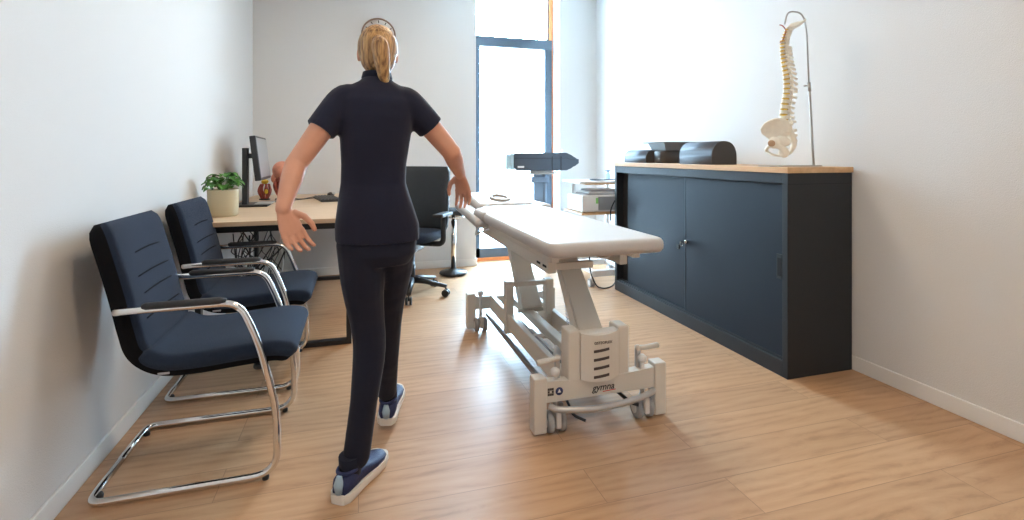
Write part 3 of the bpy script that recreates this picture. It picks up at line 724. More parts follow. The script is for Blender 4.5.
# hip bones
for s in (-1, 1):
    g = MB()
    # iliac wing: a curved thin bowl made of a grid
    rows = []
    outline = [  # (x_front, x_back, z)
        (2.235, 2.262, 1.345), (2.200, 2.290, 1.335), (2.178, 2.305, 1.315), (2.162, 2.310, 1.292), (2.160, 2.305, 1.270), (2.180, 2.290, 1.252), (2.196, 2.275, 1.235), (2.206, 2.268, 1.218)]
    NX = 9
    for x0_, x1_, z in outline:
        zz = (1.345-z)/.13; row = []
        for k in range(NX):
            q = k/(NX-1); x = x0_+(x1_-x0_)*q
            yo = .050+.045*(1-q)**1.2*(1-zz*.35)+.006*math.sin(q*PI)-.012*zz
            row.append((x, yo, z))
        rows.append(row)
    th = .006
    f_ = [[g.bm.verts.new((x, SY+s*(yo+th*.5), z)) for x, yo, z in r] for r in rows]
    b2 = [[g.bm.verts.new((x, SY+s*(yo-th*.5), z)) for x, yo, z in r] for r in rows]
    nr = len(rows)
    for i in range(nr-1):
        for k in range(NX-1):
            g.bm.faces.new((f_[i][k], f_[i][k+1], f_[i+1][k+1], f_[i+1][k])).smooth = True
            g.bm.faces.new((b2[i][k], b2[i+1][k], b2[i+1][k+1], b2[i][k+1])).smooth = True
    for i in range(nr-1):
        for k in (0, NX-1): g.bm.faces.new((f_[i][k], f_[i+1][k], b2[i+1][k], b2[i][k]))
    for i in (0, nr-1):
        for k in range(NX-1): g.bm.faces.new((f_[i][k], f_[i][k+1], b2[i][k+1], b2[i][k]))
    yo = SY+s*.080
    g.tube(smooth_path([(2.160, SY+s*.094, 1.285), (2.178, SY+s*.09, 1.318), (2.205, SY+s*.08, 1.338), (2.240, SY+s*.065, 1.347), (2.275, SY+s*.053, 1.340), (2.306, SY+s*.05, 1.310)], 5), .0055, 8)
    g.ball((2.222, SY+s*.070, 1.215), (.030, .016, .030), 16, 10)                      # acetabulum body
    g.tube(smooth_path([(2.232, SY+s*.07, 1.205), (2.262, SY+s*.065, 1.18), (2.275, SY+s*.058, 1.155), (2.255, SY+s*.050, 1.145)], 5), [.014, .014, .014, .014, .014, .015, .015, .016, .017, .018, .018, .018, .017, .016, .013, .011], 10)
    g.tube(smooth_path([(2.205, SY+s*.066, 1.205), (2.190, SY+s*.045, 1.190), (2.185, SY+s*.020, 1.178), (2.188, SY+s*.004, 1.170)], 5), .009, 10)
    g.tube(smooth_path([(2.188, SY+s*.010, 1.170), (2.215, SY+s*.030, 1.152), (2.255, SY+s*.048, 1.145)], 5), .007, 10)
    g.ball((2.268, SY+s*.052, 1.165), (.026, .014, .030), 14, 10); g.ball((2.262, SY+s*.066, 1.222), (.040, .009, .030), 14, 10)
    g.tube([(2.290, SY+s*.05, 1.285), (2.285, SY+s*.03, 1.275)], .014, 10)
    hb = g.build('hip_bone', M['bone'], sp, remesh=.0035, smooth_it=2)
    g = MB(); g.ball((2.212, SY+s*.083, 1.213), (.019, .0055, .018), 16, 10); g.build('hip_socket', M['bone_dark'], hb)

sp.rotation_euler = (0, 0, math.radians(-45)); sp.scale = (1.04, .95, 1); sp.location = (SX-.012, SY, 1.13)

# ------------------------------------------------------------------ treatment table
TX = .99
tt = thing('treatment_table', 'grey upholstered physiotherapy treatment table on a wheeled lifting frame', 'table', (TX, 2.7, 0))
def pad(mb, poly, z0, z1, rad=.02, rr_=.02):
    """Upholstered pad: polygon outline (counter-clockwise), rounded corners and rolled edges."""
    n = len(poly)
    P = []
    for i in range(n):
        a = Vector((*poly[i-1], 0)); b = Vector((*poly[i], 0)); c = Vector((*poly[(i+1) % n], 0))
        r = min(.07 if len(poly) == 4 else .05, (a-b).length*.35, (c-b).length*.35)
        A = b+(a-b).normalized()*r; B = b+(c-b).normalized()*r
        for k in range(6):
            t_ = k/5; P.append(A*(1-t_)**2+b*2*t_*(1-t_)+B*t_*t_)
    m = len(P); c = sum(P, Vector((0, 0, 0)))/m
    def inset(d_):
        out = []
        for i in range(m):
            e = (P[(i+1) % m]-P[i-1]); nn = Vector((e.y, -e.x, 0)).normalized(); out.append(P[i]-nn*d_)
        return out
    secs = []
    for k in range(7):
        a = PI*k/6; secs.append((rad*(1-math.sin(a)), (z0+z1)/2-math.cos(a)*(z1-z0)/2))
    secs.append((rad+rr_, z1+.0015))
    rings = [[mb.bm.verts.new((p.x, p.y, z)) for p in inset(d_)] for d_, z in secs]
    for a, b in zip(rings, rings[1:]):
        for k in range(m): mb.bm.faces.new((a[k], a[(k+1) % m], b[(k+1) % m], b[k])).smooth = True
    mb.bm.faces.new(rings[0][::-1]); mb.bm.faces.new(rings[-1])
BZ = .793
g = MB(); pad(g, [(.725, 1.885), (1.27, 1.885), (1.27, 3.06), (.725, 3.06)], BZ-.060, BZ, .020); g.build('leg_section_pad', M['vinyl'], tt)
g = MB(); pad(g, [(.725, 3.075), (1.27, 3.075), (1.25, 3.47), (.82, 3.47), (.80, 3.38), (.728, 3.32)], BZ-.060, BZ, .020); g.build('middle_pad', M['vinyl'], tt)
Rh = Matrix.Rotation(math.radians(6), 3, 'X')
g = MB(); pad(g, [(.80, 3.49), (1.22, 3.49), (1.20, 3.98), (.80, 3.98)], BZ-.055, BZ+.01, .022)
for v in g.bm.verts: v.co = Rh @ (v.co-Vector((1, 3.49, BZ)))+Vector((1, 3.49, BZ))
hp = g.build('head_pad', M['vinyl'], tt)
g = MB(); cen = Vector((1.01, 3.67, BZ+.010+.019+.006)); 
ring = [cen+Vector((.062*math.cos(a*PI/14), .105*math.sin(a*PI/14), .105*math.sin(a*PI/14)*math.tan(math.radians(6)))) for a in range(28)]
g.tube(ring, .013, 8, closed=True); g.build('face_hole_rim', M['vinyl_side'], hp)
for sg_, xa, xb, ya, tl in ((-1, .70, .805, 3.10, 3.0), (1, 1.255, 1.37, 3.50, 0)):
    g = MB(); pad(g, [(xa, ya), (xb, ya), (xb-.01*sg_, 3.93), (xa+.01, 3.90)], BZ-.060, BZ, .020, .012)
    Rt = Matrix.Rotation(math.radians(tl), 3, 'X')
    for v in g.bm.verts: v.co = Rt @ (v.co-Vector((.8, 3.9, BZ)))+Vector((.8, 3.9, BZ-.004))
    g.build('arm_rest_pad', M['vinyl'], tt)
# upper frame
g = MB()
for x in (.80, 1.19): g.box((x-.018, 2.02, .690), (x+.018, 3.44, .732), .003)
for y in (2.16, 3.02, 3.40): g.box((.817, y-.02, .695), (1.173, y+.02, .728), .003)
g.box((.86, 3.42, .70), (.89, 3.9, .725), .003); g.box((1.12, 3.42, .70), (1.15, 3.9, .725), .003)
g.build('upper_frame', M['tframe'], tt)
g = MB()
g.box((.795, 2.09, .628), (.835, 3.31, .689), .004)
g.box((.836, 2.125, .634), (1.030, 2.155, .664), .003); g.box((.836, 3.26, .634), (1.18, 3.29, .664), .003)
g.box((1.195, 2.18, .625), (1.235, 3.31, .689), .004)
g.build('lift_frame', M['tframe'], tt)
for yy in (2.11, 2.19): MB().box((.7925, yy, .650), (.7958, yy+.045, .660), .001).build('frame_slot', M['dark'], tt)
g = MB(); g.tube(fillet([(1.06, 2.20, .70), (1.07, 2.15, .672), (1.13, 2.15, .672), (1.14, 2.20, .70)], .03), .006, 8); g.build('release_lever', M['steel'], tt)
MB().tube(fillet([(.77, 3.05, .69), (.74, 3.15, .66), (.74, 3.3, .62), (.77, 3.36, .66)], .03), .006, 8).build('release_lever', M['steel'], tt)
# lifting arms (tapered box arms leaning away towards the head end)
def arm(p0, p1, w0, w1, d0, d1):
    g = MB(); p0 = Vector(p0); p1 = Vector(p1); d = (p1-p0).normalized(); X_ = Vector((1, 0, 0)); N_ = d.cross(X_)
    b = bmesh.new(); v = []
    for p, w, dd in ((p0, w0, d0), (p1, w1, d1)):
        for sx_, sn in ((-1, -1), (1, -1), (1, 1), (-1, 1)): v.append(b.verts.new(p+X_*(sx_*w/2)+N_*(sn*dd/2)))
    for q in ((3, 2, 1, 0), (4, 5, 6, 7), (0, 1, 5, 4), (1, 2, 6, 5), (2, 3, 7, 6), (3, 0, 4, 7)): b.faces.new([v[i] for i in q])
    bmesh.ops.bevel(b, geom=b.edges[:], offset=.006, segments=2, affect='EDGES'); g._merge(b)
    g.tube([p1-X_*(w1/2+.03), p1+X_*(w1/2+.03)], .013, 12); g.tube([p0-X_*(w0/2+.02), p0+X_*(w0/2+.02)], .013, 12)
    return g.build('lifting_arm', M['tframe'], tt)
arm((1.005, 2.07, .27), (.985, 2.36, .650), .125, .105, .085, .055)
arm((1.005, 2.93, .21), (.985, 3.26, .650), .125, .105, .085, .055)
g = MB(); 
pts = [(1.07+.008*math.cos(k*.9), 2.62+.008*math.sin(k*.9)-.0008*k, .60-.0026*k) for k in range(150)]
g.tube(pts, .0022, 5); g.build('coiled_cable', M['paper'], tt)
# end frames with posts
def end_frame(y, s):
    g = MB()
    for xa in (.683, 1.244): g.box((xa, y-.03, .008), (xa+.056, y+.03, .236), .005)
    n = 8; poly = []
    for k in range(n+1):
        q = -1+2*k/n; poly.append((TX+q*.255, y-.022, .218-.012*(1-q*q)))
    poly = [(TX-.255, y-.022, .128)]+poly+[(TX+.255, y-.022, .128)]
    g.prism(poly, (0, .044, 0), .003)
    return g.build('end_frame', M['tframe'], tt)
ef = end_frame(1.985, 1); ef2 = end_frame(3.31, -1)
# pedestal posts and cover
for xa in (.838, 1.067): MB().box((xa, 1.965, .20), (xa+.055, 2.05, .412), .008, 3).build('pedestal_post', M['tframe'], tt)
g = MB()
n = 10; front = []; backp = []
for k in range(n+1):
    q = -1+2*k/n; front.append((TX-.0105+q*.088, 1.957-.016*(1-q*q)))
pr = [(x, y) for x, y in front]+[(front[-1][0], 2.0), (front[0][0], 2.0)]
zs = lambda x: .196+.0
rows = []
bmv = []
for j, (zt) in enumerate((0, 1)):
    row = []
    for x, y in pr:
        q = (x-(TX-.0105))/.088
        z = (.402-.010*(1-q*q)) if zt else (.208-.012*(1-q*q))
        row.append(g.bm.verts.new((x, y, z)))
    bmv.append(row)
m = len(pr)
for k in range(m): g.bm.faces.new((bmv[0][k], bmv[0][(k+1) % m], bmv[1][(k+1) % m], bmv[1][k]))
g.bm.faces.new(bmv[0][::-1]); g.bm.faces.new(bmv[1])
cov = g.build('pedestal_cover', M['tframe'], tt)
g = MB()
for k in range(4):
    z = .325-.036*k; y = lambda x: 1.957-.016*(1-((x-(TX-.0105))/.088)**2)
    xs = [TX-.0105-.036+.09*i/6*.8 for i in range(7)]
    poly = [(x, z-.006+.001*i) for i, x in enumerate(xs)]+[(x, z+.006+.001*(6-i)) for i, x in enumerate(xs[::-1])]
    lo = [g.bm.verts.new((x, y(x)-.0008, zz)) for x, zz in poly]
    for i in range(6): g.bm.faces.new((lo[i], lo[i+1], lo[12-i], lo[13-i]))
g.build('vent_slot', M['inkdark'], cov)
g = MB(); g.text('OSTEOFLEX', .0155, Matrix.Translation((TX-.004, 1.9405, .360)) @ Matrix.Rotation(PI/2, 4, 'X')); g.build('model_lettering', M['inkdark'], cov)
# logo on the near end beam (italic via shear)
sh = Matrix(((1, .25, 0, 0), (0, 1, 0, 0), (0, 0, 1, 0), (0, 0, 0, 1)))
g = MB(); g.text('gymna', .040, Matrix.Translation((1.0, 1.9622, .163)) @ Matrix.Rotation(PI/2, 4, 'X') @ sh); g.build('logo_lettering', M['inkdark'], ef)
g = MB(); g.prism([(.995, 1.9626, .1425), (1.055, 1.9626, .1455), (1.055, 1.9626, .1490), (.995, 1.9626, .1455)], (0, -.0008, 0)); g.build('logo_underline', M['redmark'], ef)
g = MB()
for i in range(3):
    for j in range(3):
        if (i, j) != (1, 1): g.box((.745+.009*i, 1.9615, .158+.011*j), (.753+.009*i, 1.963, .167+.011*j))
g.build('square_sticker', M['inkdark'], ef)
g = MB(); g.lathe([(0, 0), (.0165, 0), (.0165, -.0012), (0, -.0012)], (.796, 1.963, .172), 24, 'y', caps=False); rs = g.build('round_sticker', M['inkblue'], ef)
g = MB(); g.prism([(.788, 1.9616, .167), (.804, 1.9616, .167), (.796, 1.9616, .182)], (0, -.0006, 0)); g.build('sticker_symbol', M['white'], rs)
# second pedestal
g = MB()
for xa in (.825, 1.075): g.box((xa, 2.86, .10), (xa+.05, 2.92, .405), .008)
g.box((.87, 2.87, .372), (1.08, 2.905, .398), .004); g.build('far_pedestal', M['tframe'], tt)
# rails along the base
g = MB(); g.box((.838, 2.0, .125), (.868, 3.30, .218), .004); g.build('side_rail', M['tframe'], tt)
g = MB(); g.box((1.112, 2.0, .125), (1.142, 3.30, .218), .004); g.build('side_rail', M['tframe'], tt)
g = MB(); g.box((.965, 2.02, .17), (1.015, 3.28, .215), .006); g.build('centre_rail', M['tframe'], tt)
g = MB(); g.box((.812, 2.0, .075), (.832, 3.31, .10), .004); g.tube([(.92, 2.05, .15), (.92, 2.9, .15)], .018, 12); g.build('lower_rail', M['tdark'], tt)
g = MB(); g.box((.88, 2.35, .12), (.95, 2.75, .165), .01); g.tube([(.915, 2.3, .16), (1.04, 2.55, .17)], .02, 12); g.tube([(.87, 2.62, .16), (1.11, 2.62, .16)], .014, 12); g.build('lift_motor', M['white'], tt)
# foot bar at the near end
g = MB(); g.tube(smooth_path([(.752, 1.960, .116), (.79, 1.93, .112), (.9, 1.905, .110), (1.0, 1.90, .112), (1.12, 1.915, .114), (1.215, 1.945, .117), (1.24, 1.965, .118)], 6), .013, 12); g.build('foot_bar', M['silver'], tt)
g = MB(); g.tube(fillet([(.86, 2.05, .10), (.86, 1.97, .06), (.90, 1.93, .05)], .02), .006, 8); g.build('foot_lever', M['black'], tt); g = MB(); g.tube(fillet([(1.09, 2.05, .11), (1.13, 1.97, .075), (1.16, 1.95, .07)], .02), .008, 8); g.build('foot_lever', M['black'], tt)
# casters
for (x, y, up_) in ((.785, 1.982, .262), (1.195, 1.982, .272), (.765, 3.25, .262), (1.215, 3.25, .262)):
    g = MB()
    for q in (-1, 1): g.tube([(x+q*.013, y, .0435), (x+q*.017, y, .0435), (x+q*.036, y, .0435), (x+q*.040, y, .0435)], [.036, .0435, .0435, .036], 26)
    cs = g.build('caster_wheel', M['wheel'], tt)
    g = MB(); g.box((x-.011, y-.047, .030), (x+.011, y+.012, .10), .004); g.tube([(x-.0415, y, .0435), (x+.0415, y, .0435)], .022, 18); g.tube([(x, y, .09), (x, y, up_-.02)], .010, 10)
    g.lathe([(.017, up_-.03), (.019, up_-.018), (.019, up_-.008), (.010, up_)], (x, y, 0), 16); g.build('caster_fork', M['wheelhub'], cs)
# brake levers at the near end
for s, x in ((-1, .802), (1, 1.185)):
    g = MB(); g.box((x-.010, 1.992, .20), (x+.010, 2.012, .305), .003); g.build('lever_post', M['silver'], tt)
    g = MB(); g.tube([(x, 2.0, .296), (x+s*(.03 if s > 0 else -.0), 1.99, .298), (x+s*.095, 1.99, .302 if s > 0 else .288)], [.011, .011, .012], 12); g.ball((x, 2.0, .296), .014, 12, 8); g.build('lever_handle', M['tframe'], tt)

# ------------------------------------------------------------------ therapy device on its stand by the window
du = thing('therapy_unit', 'slate grey elongated therapy unit on a column stand in front of the window', 'device', (1.79, 4.86, 0))
Y0_, Y1_ = 4.80, 4.98
pf = [(1.50, .995), (1.475, 1.02), (1.468, 1.155), (1.49, 1.172), (2.03, 1.172), (2.08, 1.150), (2.115, 1.118), (2.165, 1.105), (2.165, 1.065), (2.12, 1.045), (2.085, 1.015), (2.03, .993), (1.55, .993)]
g = MB(); g.prism([(x, Y0_, z) for x, z in pf], (0, Y1_-Y0_, 0), .008); db = g.build('unit_housing', M['device'], du)
g = MB(); g.tube([(1.47, Y0_-.001, 1.118), (1.75, Y0_-.001, 1.115), (2.03, Y0_-.001, 1.118), (2.07, Y0_-.001, 1.105), (2.16, Y0_-.001, 1.100)], .0018, 6)
for x in (1.87, 1.965): g.box((x-.005, Y0_-.003, 1.0), (x+.005, Y0_+.002, 1.135))
g.build('housing_seam', M['seam'], db)
g = MB(); g.box((1.505, Y0_-.003, 1.022), (1.572, Y0_+.001, 1.040), .001); g.build('name_plate', M['white'], db)
g = MB(); g.box((1.392, Y0_+.01, 1.010), (1.42, Y1_-.01, 1.155), .006); g.box((1.43, Y0_, 1.0), (1.466, Y1_, 1.165), .006); g.box((1.418, Y0_+.02, 1.03), (1.434, Y1_-.02, 1.14)); g.build('clear_end', M['clear'], du)
g = MB(); g.tube(fillet([(1.565, Y0_+.02, .99), (1.585, Y0_+.02, .960), (1.91, Y0_+.02, .965), (1.935, Y0_+.02, .99)], .015), .008, 8); g.box((1.65, Y0_+.03, .965), (1.88, Y1_-.03, .992), .004); g.build('carry_bracket', M['silver'], du)
g = MB(); g.box((1.695, 4.855, .10), (1.725, 4.915, .965), .003); g.box((1.805, 4.855, .10), (1.835, 4.915, .965), .003); g.box((1.67, 4.85, .87), (1.86, 4.92, .93), .004); g.box((1.72, 4.87, .12), (1.81, 4.90, .96), .004)
g.build('stand_column', M['stand'], du)
g = MB()
for dx, dy in ((-.16, -.12), (.20, -.12), (-.16, .14), (.20, .14)): g.beam((1.765, 4.885, .10), (1.765+dx, 4.885+dy, .085), .04, .03)
g.build('stand_foot', M['stand'], du)
for dx, dy in ((-.16, -.12), (.20, -.12), (-.16, .14), (.20, .14)):
    g = MB()
    for q in (-1, 1): g.tube([(1.765+dx+q*.008, 4.885+dy, .036), (1.765+dx+q*.026, 4.885+dy, .036)], .036, 20)
    g.tube([(1.765+dx, 4.885+dy, .04), (1.765+dx, 4.885+dy, .085)], .01, 8); g.build('caster_wheel', M['black'], du)
tk = MB(); tk.box((2.0, 4.86, 1.172), (2.02, 4.88, 1.205), .004); tk.build('top_knob', M['white'], du)

# ------------------------------------------------------------------ equipment trolley in the far right corner
TY = 4.13
tr = thing('equipment_trolley', 'white wheeled trolley with wooden shelves in the corner behind the cabinet', 'trolley', (2.16, TY+.2, 0))
g = MB(); g.box((1.87, TY, .895), (2.36, TY+.42, .915), .008, 3); g.build('top_shelf', M['white'], tr)
g = MB(); g.box((1.93, TY-.004, .885), (2.36, TY+.41, .896), .003); g.build('shelf_edge', M['cabwood'], tr)
g = MB(); g.box((1.89, TY, .615), (2.36, TY+.42, .635), .003); g.build('lower_shelf', M['cabwood'], tr)
g = MB()
for x, y in ((1.96, TY+.36), (2.32, TY+.36)): g.box((x-.015, y-.015, .11), (x+.015, y+.015, .90), .003)
g.build('upright', M['white'], tr)
g = MB()
g.box((1.95, TY-.09, .085), (2.40, TY-.04, .14), .008); g.box((1.90, TY+.36, .085), (2.40, TY+.41, .14), .008); g.box((1.96, TY-.05, .10), (2.01, TY+.38, .13), .003); g.box((2.30, TY-.05, .10), (2.35, TY+.38, .13), .003)
g.build('trolley_base', M['white'], tr)
for x, y in ((1.945, TY-.075), (2.37, TY-.075), (1.915, TY+.39), (2.37, TY+.39)):
    g = MB()
    for q in (-1, 1): g.tube([(x+q*.007, y, .036), (x+q*.022, y, .036)], .036, 20)
    w_ = g.build('caster_wheel', M['wheel'], tr)
    g = MB(); g.tube([(x-.0235, y, .036), (x+.0235, y, .036)], .022, 16); g.tube([(x, y, .04), (x, y, .09)], .009, 8); g.build('wheel_hub', M['white'], w_)
tv = thing('therapy_device', 'white boxy therapy device with a green sticker on the lower trolley shelf', 'device', (2.1, TY+.18, .635))
g = MB(); g.box((1.90, TY+.01, .640), (2.30, TY+.35, .79), .010, 3); g.build('device_housing', M['white'], tv)
g = MB(); g.box((2.055, TY+.007, .655), (2.285, TY+.012, .775), .003); g.build('grey_front', M['silver'], tv)
g = MB(); g.box((2.030, TY+.006, .715), (2.052, TY+.011, .765)); g.build('green_sticker', M['green'], tv)
g = MB()
for x in (1.93, 2.27):
    for y in (TY+.04, TY+.32): g.lathe([(.012, .635), (.012, .641)], (x, y, 0), 12)
g.build('rubber_foot', M['pad'], tv)
for i, (a, b, z0, z1, m_) in enumerate(((1.95, 2.30, .791, .803, 'paper'), (1.97, 2.30, .804, .818, 'white'), (2.0, 2.29, .819, .835, 'paper'))):
    o = MB().box((a, TY+.02+.01*i, z0), (b, TY+.27, z1), .003).build('document_folder', M[m_], loc=((a+b)/2, TY+.15, z0))
    tag(o, ['grey folder lying directly on the white therapy device', 'white folder in the middle of the stack on the white device', 'grey folder topmost of the stack on the white device'][i], 'folder', 'folders stacked on the white device')
g = MB(); g.tube(smooth_path([(2.30, TY-.008, .78), (2.26, TY-.02, .79), (2.22, TY-.02, .76), (2.18, TY-.02, .70), (2.16, TY-.02, .64), (2.165, TY-.012, .56)], 6), .006, 8)
tag(g.build('black_cable', M['black'], loc=(2.22, TY-.02, .6)), 'black cable looping over the front of the white device', 'cable')
g = MB(); g.tube(smooth_path([(1.90, TY-.13, .30), (1.90, TY-.15, .16), (1.94, TY-.17, .045), (2.0, TY-.17, .008), (2.09, TY-.15, .006), (2.20, TY-.03, .01), (2.26, TY+.06, .05), (2.28, TY+.2, .10)], 6), .006, 8)
tag(g.build('floor_cable', M['black'], loc=(2.1, TY-.1, 0)), 'black cable trailing on the floor under the trolley', 'cable')
g = MB(); g.tube([(2.09+.055*math.cos(a*PI/12), TY+.12+.08*math.sin(a*PI/12), .922+.0) for a in range(24)], .005, 6, closed=True); g.tube(smooth_path([(2.145, TY+.12, .92), (2.22, TY+.10, .924), (2.30, TY+.12, .925)], 5), .006, 6)
tag(g.build('cable_loop', M['bolster'], loc=(2.12, TY+.12, .915)), 'dark cable coiled in a loop on the top trolley shelf', 'cable')
bt = thing('small_bottle', 'small clear bottle with a blue cap on the top trolley shelf', 'bottle', (2.25, TY+.2, .915))
g = MB(); g.lathe([(.0, 0), (.018, 0), (.020, .006), (.019, .05), (.008, .065), (.008, .075)], (2.25, TY+.2, .915), 16); g.build('bottle_body', M['clear'], bt)
g = MB(); g.lathe([(.0, .074), (.012, .074), (.012, .086), (.030, .088), (.030, .093), (0, .094)], (2.25, TY+.2, .915), 16, caps=False); g.build('bottle_cap', M['stand'], bt)

# ------------------------------------------------------------------ person walking away from the camera
pe = thing('person', 'person in navy polo and trousers with tied blonde hair walking away between chairs and table', 'person', (.04, 1.9, 0))
shR, shL = Vector((.170, 1.86, 1.345)), Vector((-.050, 1.86, 1.345))
elR, wrR, haR = Vector((.332, 1.885, 1.160)), Vector((.402, 2.075, 1.070)), Vector((.405, 2.125, 1.025))
elL, wrL, haL = Vector((-.195, 1.80, 1.120)), Vector((-.222, 1.70, .985)), Vector((-.232, 1.685, .900))
hipL, kneeL, ankL = Vector((.005, 1.88, .86)), Vector((.038, 1.905, .475)), Vector((-.010, 1.845, .085))
hipR, kneeR, ankR = Vector((.125, 1.90, .86)), Vector((.112, 2.075, .50)), Vector((.115, 2.235, .115))
def limb(mb, pts, rad, seg=18, n=5):
    P = smooth_path(pts, n); k = len(P); R = []
    for i in range(k):
        q = i/(k-1)*(len(rad)-1); j = min(int(q), len(rad)-2); R.append(rad[j]+(rad[j+1]-rad[j])*(q-j))
    mb.tube(P, R, seg); mb.ball(P[0], R[0]*.99, 14, 10); mb.ball(P[-1], R[-1]*.99, 14, 10)
body = MB()
# trunk under the clothes
body.loft([(.066, 1.89, .80, .10, .07), (.066, 1.89, .90, .12, .08), (.055, 1.88, 1.04, .088, .068), (.06, 1.87, 1.2, .10, .075), (.062, 1.865, 1.33, .11, .07), (.062, 1.87, 1.39, .06, .05), (.064, 1.885, 1.43, .038, .042)])
limb(body, [(.064, 1.878, 1.38), (.065, 1.895, 1.43), (.067, 1.915, 1.49)], [.046, .040, .046])
hc = Vector((.068, 1.925, 1.525))
body.ball(hc, (.064, .080, .086), 24, 18)
body.ball(hc+Vector((0, .040, -.050)), (.045, .042, .048), 18, 12)        # jaw
body.ball(hc+Vector((0, .092, -.022)), (.010, .014, .016), 12, 8)         # nose
body.ball(hc+Vector((0, .080, -.048)), (.020, .010, .006), 12, 8)         # lips
body.ball(hc+Vector((0, .076, .012)), (.045, .012, .008), 12, 8)          # brow
for s in (-1, 1): body.ball(hc+Vector((s*.066, .0, -.012)), (.008, .016, .026), 12, 10)
for a, b, c in ((shR, elR, wrR), (shL, elL, wrL)):
    limb(body, [a, a.lerp(b, .5), b], [.042, .040, .034]); limb(body, [b, b.lerp(c, .35), c], [.035, .034, .022])
def hand(mb, wr, direction, palm_n, curl, thumb_side):
    d = Vector(direction).normalized(); n_ = Vector(palm_n); n_ = (n_-d*n_.dot(d)).normalized(); s_ = d.cross(n_)*thumb_side
    P0 = wr; K = wr+d*.085
    mb.tube([P0, P0+d*.03, P0+d*.06, K], [.013, .013, .013, .011], 14, ry=[.021, .030, .036, .036], up=n_)
    for i, (L_, off) in enumerate(((.072, .030), (.080, .010), (.074, -.010), (.058, -.029))):
        b = K+s_*off-d*.006; pts = [b]; ang = 0
        for q, sg in enumerate((.45, .32, .23)):
            ang += curl*(.5+.35*q+.08*i); e = d*math.cos(ang)+n_*math.sin(ang)+s_*(off*1.8); pts.append(pts[-1]+e.normalized()*L_*sg)
        mb.tube(pts, [.0086, .0080, .0076, .0062], 10); mb.ball(pts[-1], .0061, 8, 6)
    b = P0+d*.022+s_*.024; mb.tube([b, b+s_*.026+d*.026+n_*.008, b+s_*.034+d*.054+n_*.018, b+s_*.033+d*.074+n_*.024], [.012, .0105, .0092, .0075], 10)
    mb.ball(b+s_*.033+d*.074+n_*.024, .0073, 8, 6)
hand(body, wrR, (.12, .22, -.42), (-.55, -.6, -.3), .28, 1)
hand(body, wrL, (.22, .02, -.6), (.45, -.75, 0), .40, -1)
# legs below the clothes
limb(body, [hipL+Vector((.005, 0, -.02)), hipL.lerp(kneeL, .5)+Vector((-.004, 0, 0)), kneeL, kneeL.lerp(ankL, .4)+Vector((.004, -.012, 0)), ankL+Vector((.004, 0, .025))], [.068, .058, .042, .038, .030, .028])
limb(body, [hipR+Vector((-.005, 0, -.02)), hipR.lerp(kneeR, .5), kneeR, kneeR.lerp(ankR, .4)+Vector((0, -.012, 0)), ankR+Vector((0, -.01, .035))], [.068, .058, .042, .036, .028, .026])
bd = body.build('body', M['skin'], pe, remesh=.0034, smooth_it=2)

for s in (-1, 1):
    ey = MB().ball(hc+Vector((s*.026, .0715, .0)), (.0125, .009, .008), 14, 10).build('eye', M['white'], bd)
    MB().ball(hc+Vector((s*.026, .0785, .0)), (.0052, .0035, .0052), 12, 8).build('iris', M['inkdark'], pe).parent = ey
    MB().tube(smooth_path([hc+Vector((s*.012, .088, .022)), hc+Vector((s*.028, .084, .027)), hc+Vector((s*.044, .072, .021))], 4), .003, 6).build('eyebrow', mat('brown_brow', (.16, .08, .035), .8), bd)
MB().ball(hc+Vector((0, .087, -.048)), (.019, .006, .0055), 14, 8).build('lips', mat('lips', (.50, .17, .14), .45), bd)
sh_ = MB()
sh_.loft([(.068, 1.888, .845, .146, .108), (.066, 1.888, .90, .146, .110), (.058, 1.882, .98, .128, .100), (.052, 1.878, 1.05, .112, .088), (.054, 1.872, 1.12, .112, .090), (.058, 1.868, 1.20, .120, .098), (.061, 1.865, 1.28, .130, .098), (.062, 1.865, 1.34, .138, .086), (.062, 1.868, 1.375, .124, .070), (.062, 1.872, 1.395, .088, .060), (.062, 1.877, 1.41, .060, .054), (.063, 1.882, 1.425, .046, .048)], 32)
for a, b, k in ((shR, elR, .52), (shL, elL, .50)):
    e = a.lerp(b, k); inn = a+Vector((.062-a.x, 0, 0))*.35
    a2 = a+Vector((0, 0, -.012)); P = smooth_path([inn+Vector((0, 0, -.012)), a2, e], 6); sh_.tube(P, [.060+(.052-.060)*i/12 for i in range(13)], 18); sh_.ball(P[0], .058); sh_.ball(a2, (.052, .054, .052))
po = sh_.build('polo_shirt', M['polo'], pe, remesh=.006, smooth_it=4)
g = MB(); g.lathe([(.047, 1.410), (.052, 1.405), (.054, 1.425), (.049, 1.445), (.045, 1.447), (.044, 1.43)], (.064, 1.887, 0), 30, caps=False); g.build('collar', M['polo'], po)
tr_ = MB()
tr_.loft([(.066, 1.89, .92, .125, .092), (.066, 1.89, .86, .138, .102), (.066, 1.892, .80, .136, .102), (.066, 1.895, .76, .110, .085)], 28)
limb(tr_, [hipL+Vector((.005, 0, -.02)), hipL.lerp(kneeL, .5)+Vector((-.004, 0, 0)), kneeL, kneeL.lerp(ankL, .4)+Vector((.004, -.012, 0)), ankL+Vector((.004, 0, .025))], [.086, .076, .060, .056, .047, .046])
limb(tr_, [hipR+Vector((-.005, 0, -.02)), hipR.lerp(kneeR, .5), kneeR, kneeR.lerp(ankR, .4)+Vector((0, -.012, 0)), ankR+Vector((0, -.01, .035))], [.086, .076, .058, .052, .044, .042])
tr_.build('trousers', M['trouser'], pe, remesh=.006, smooth_it=4)

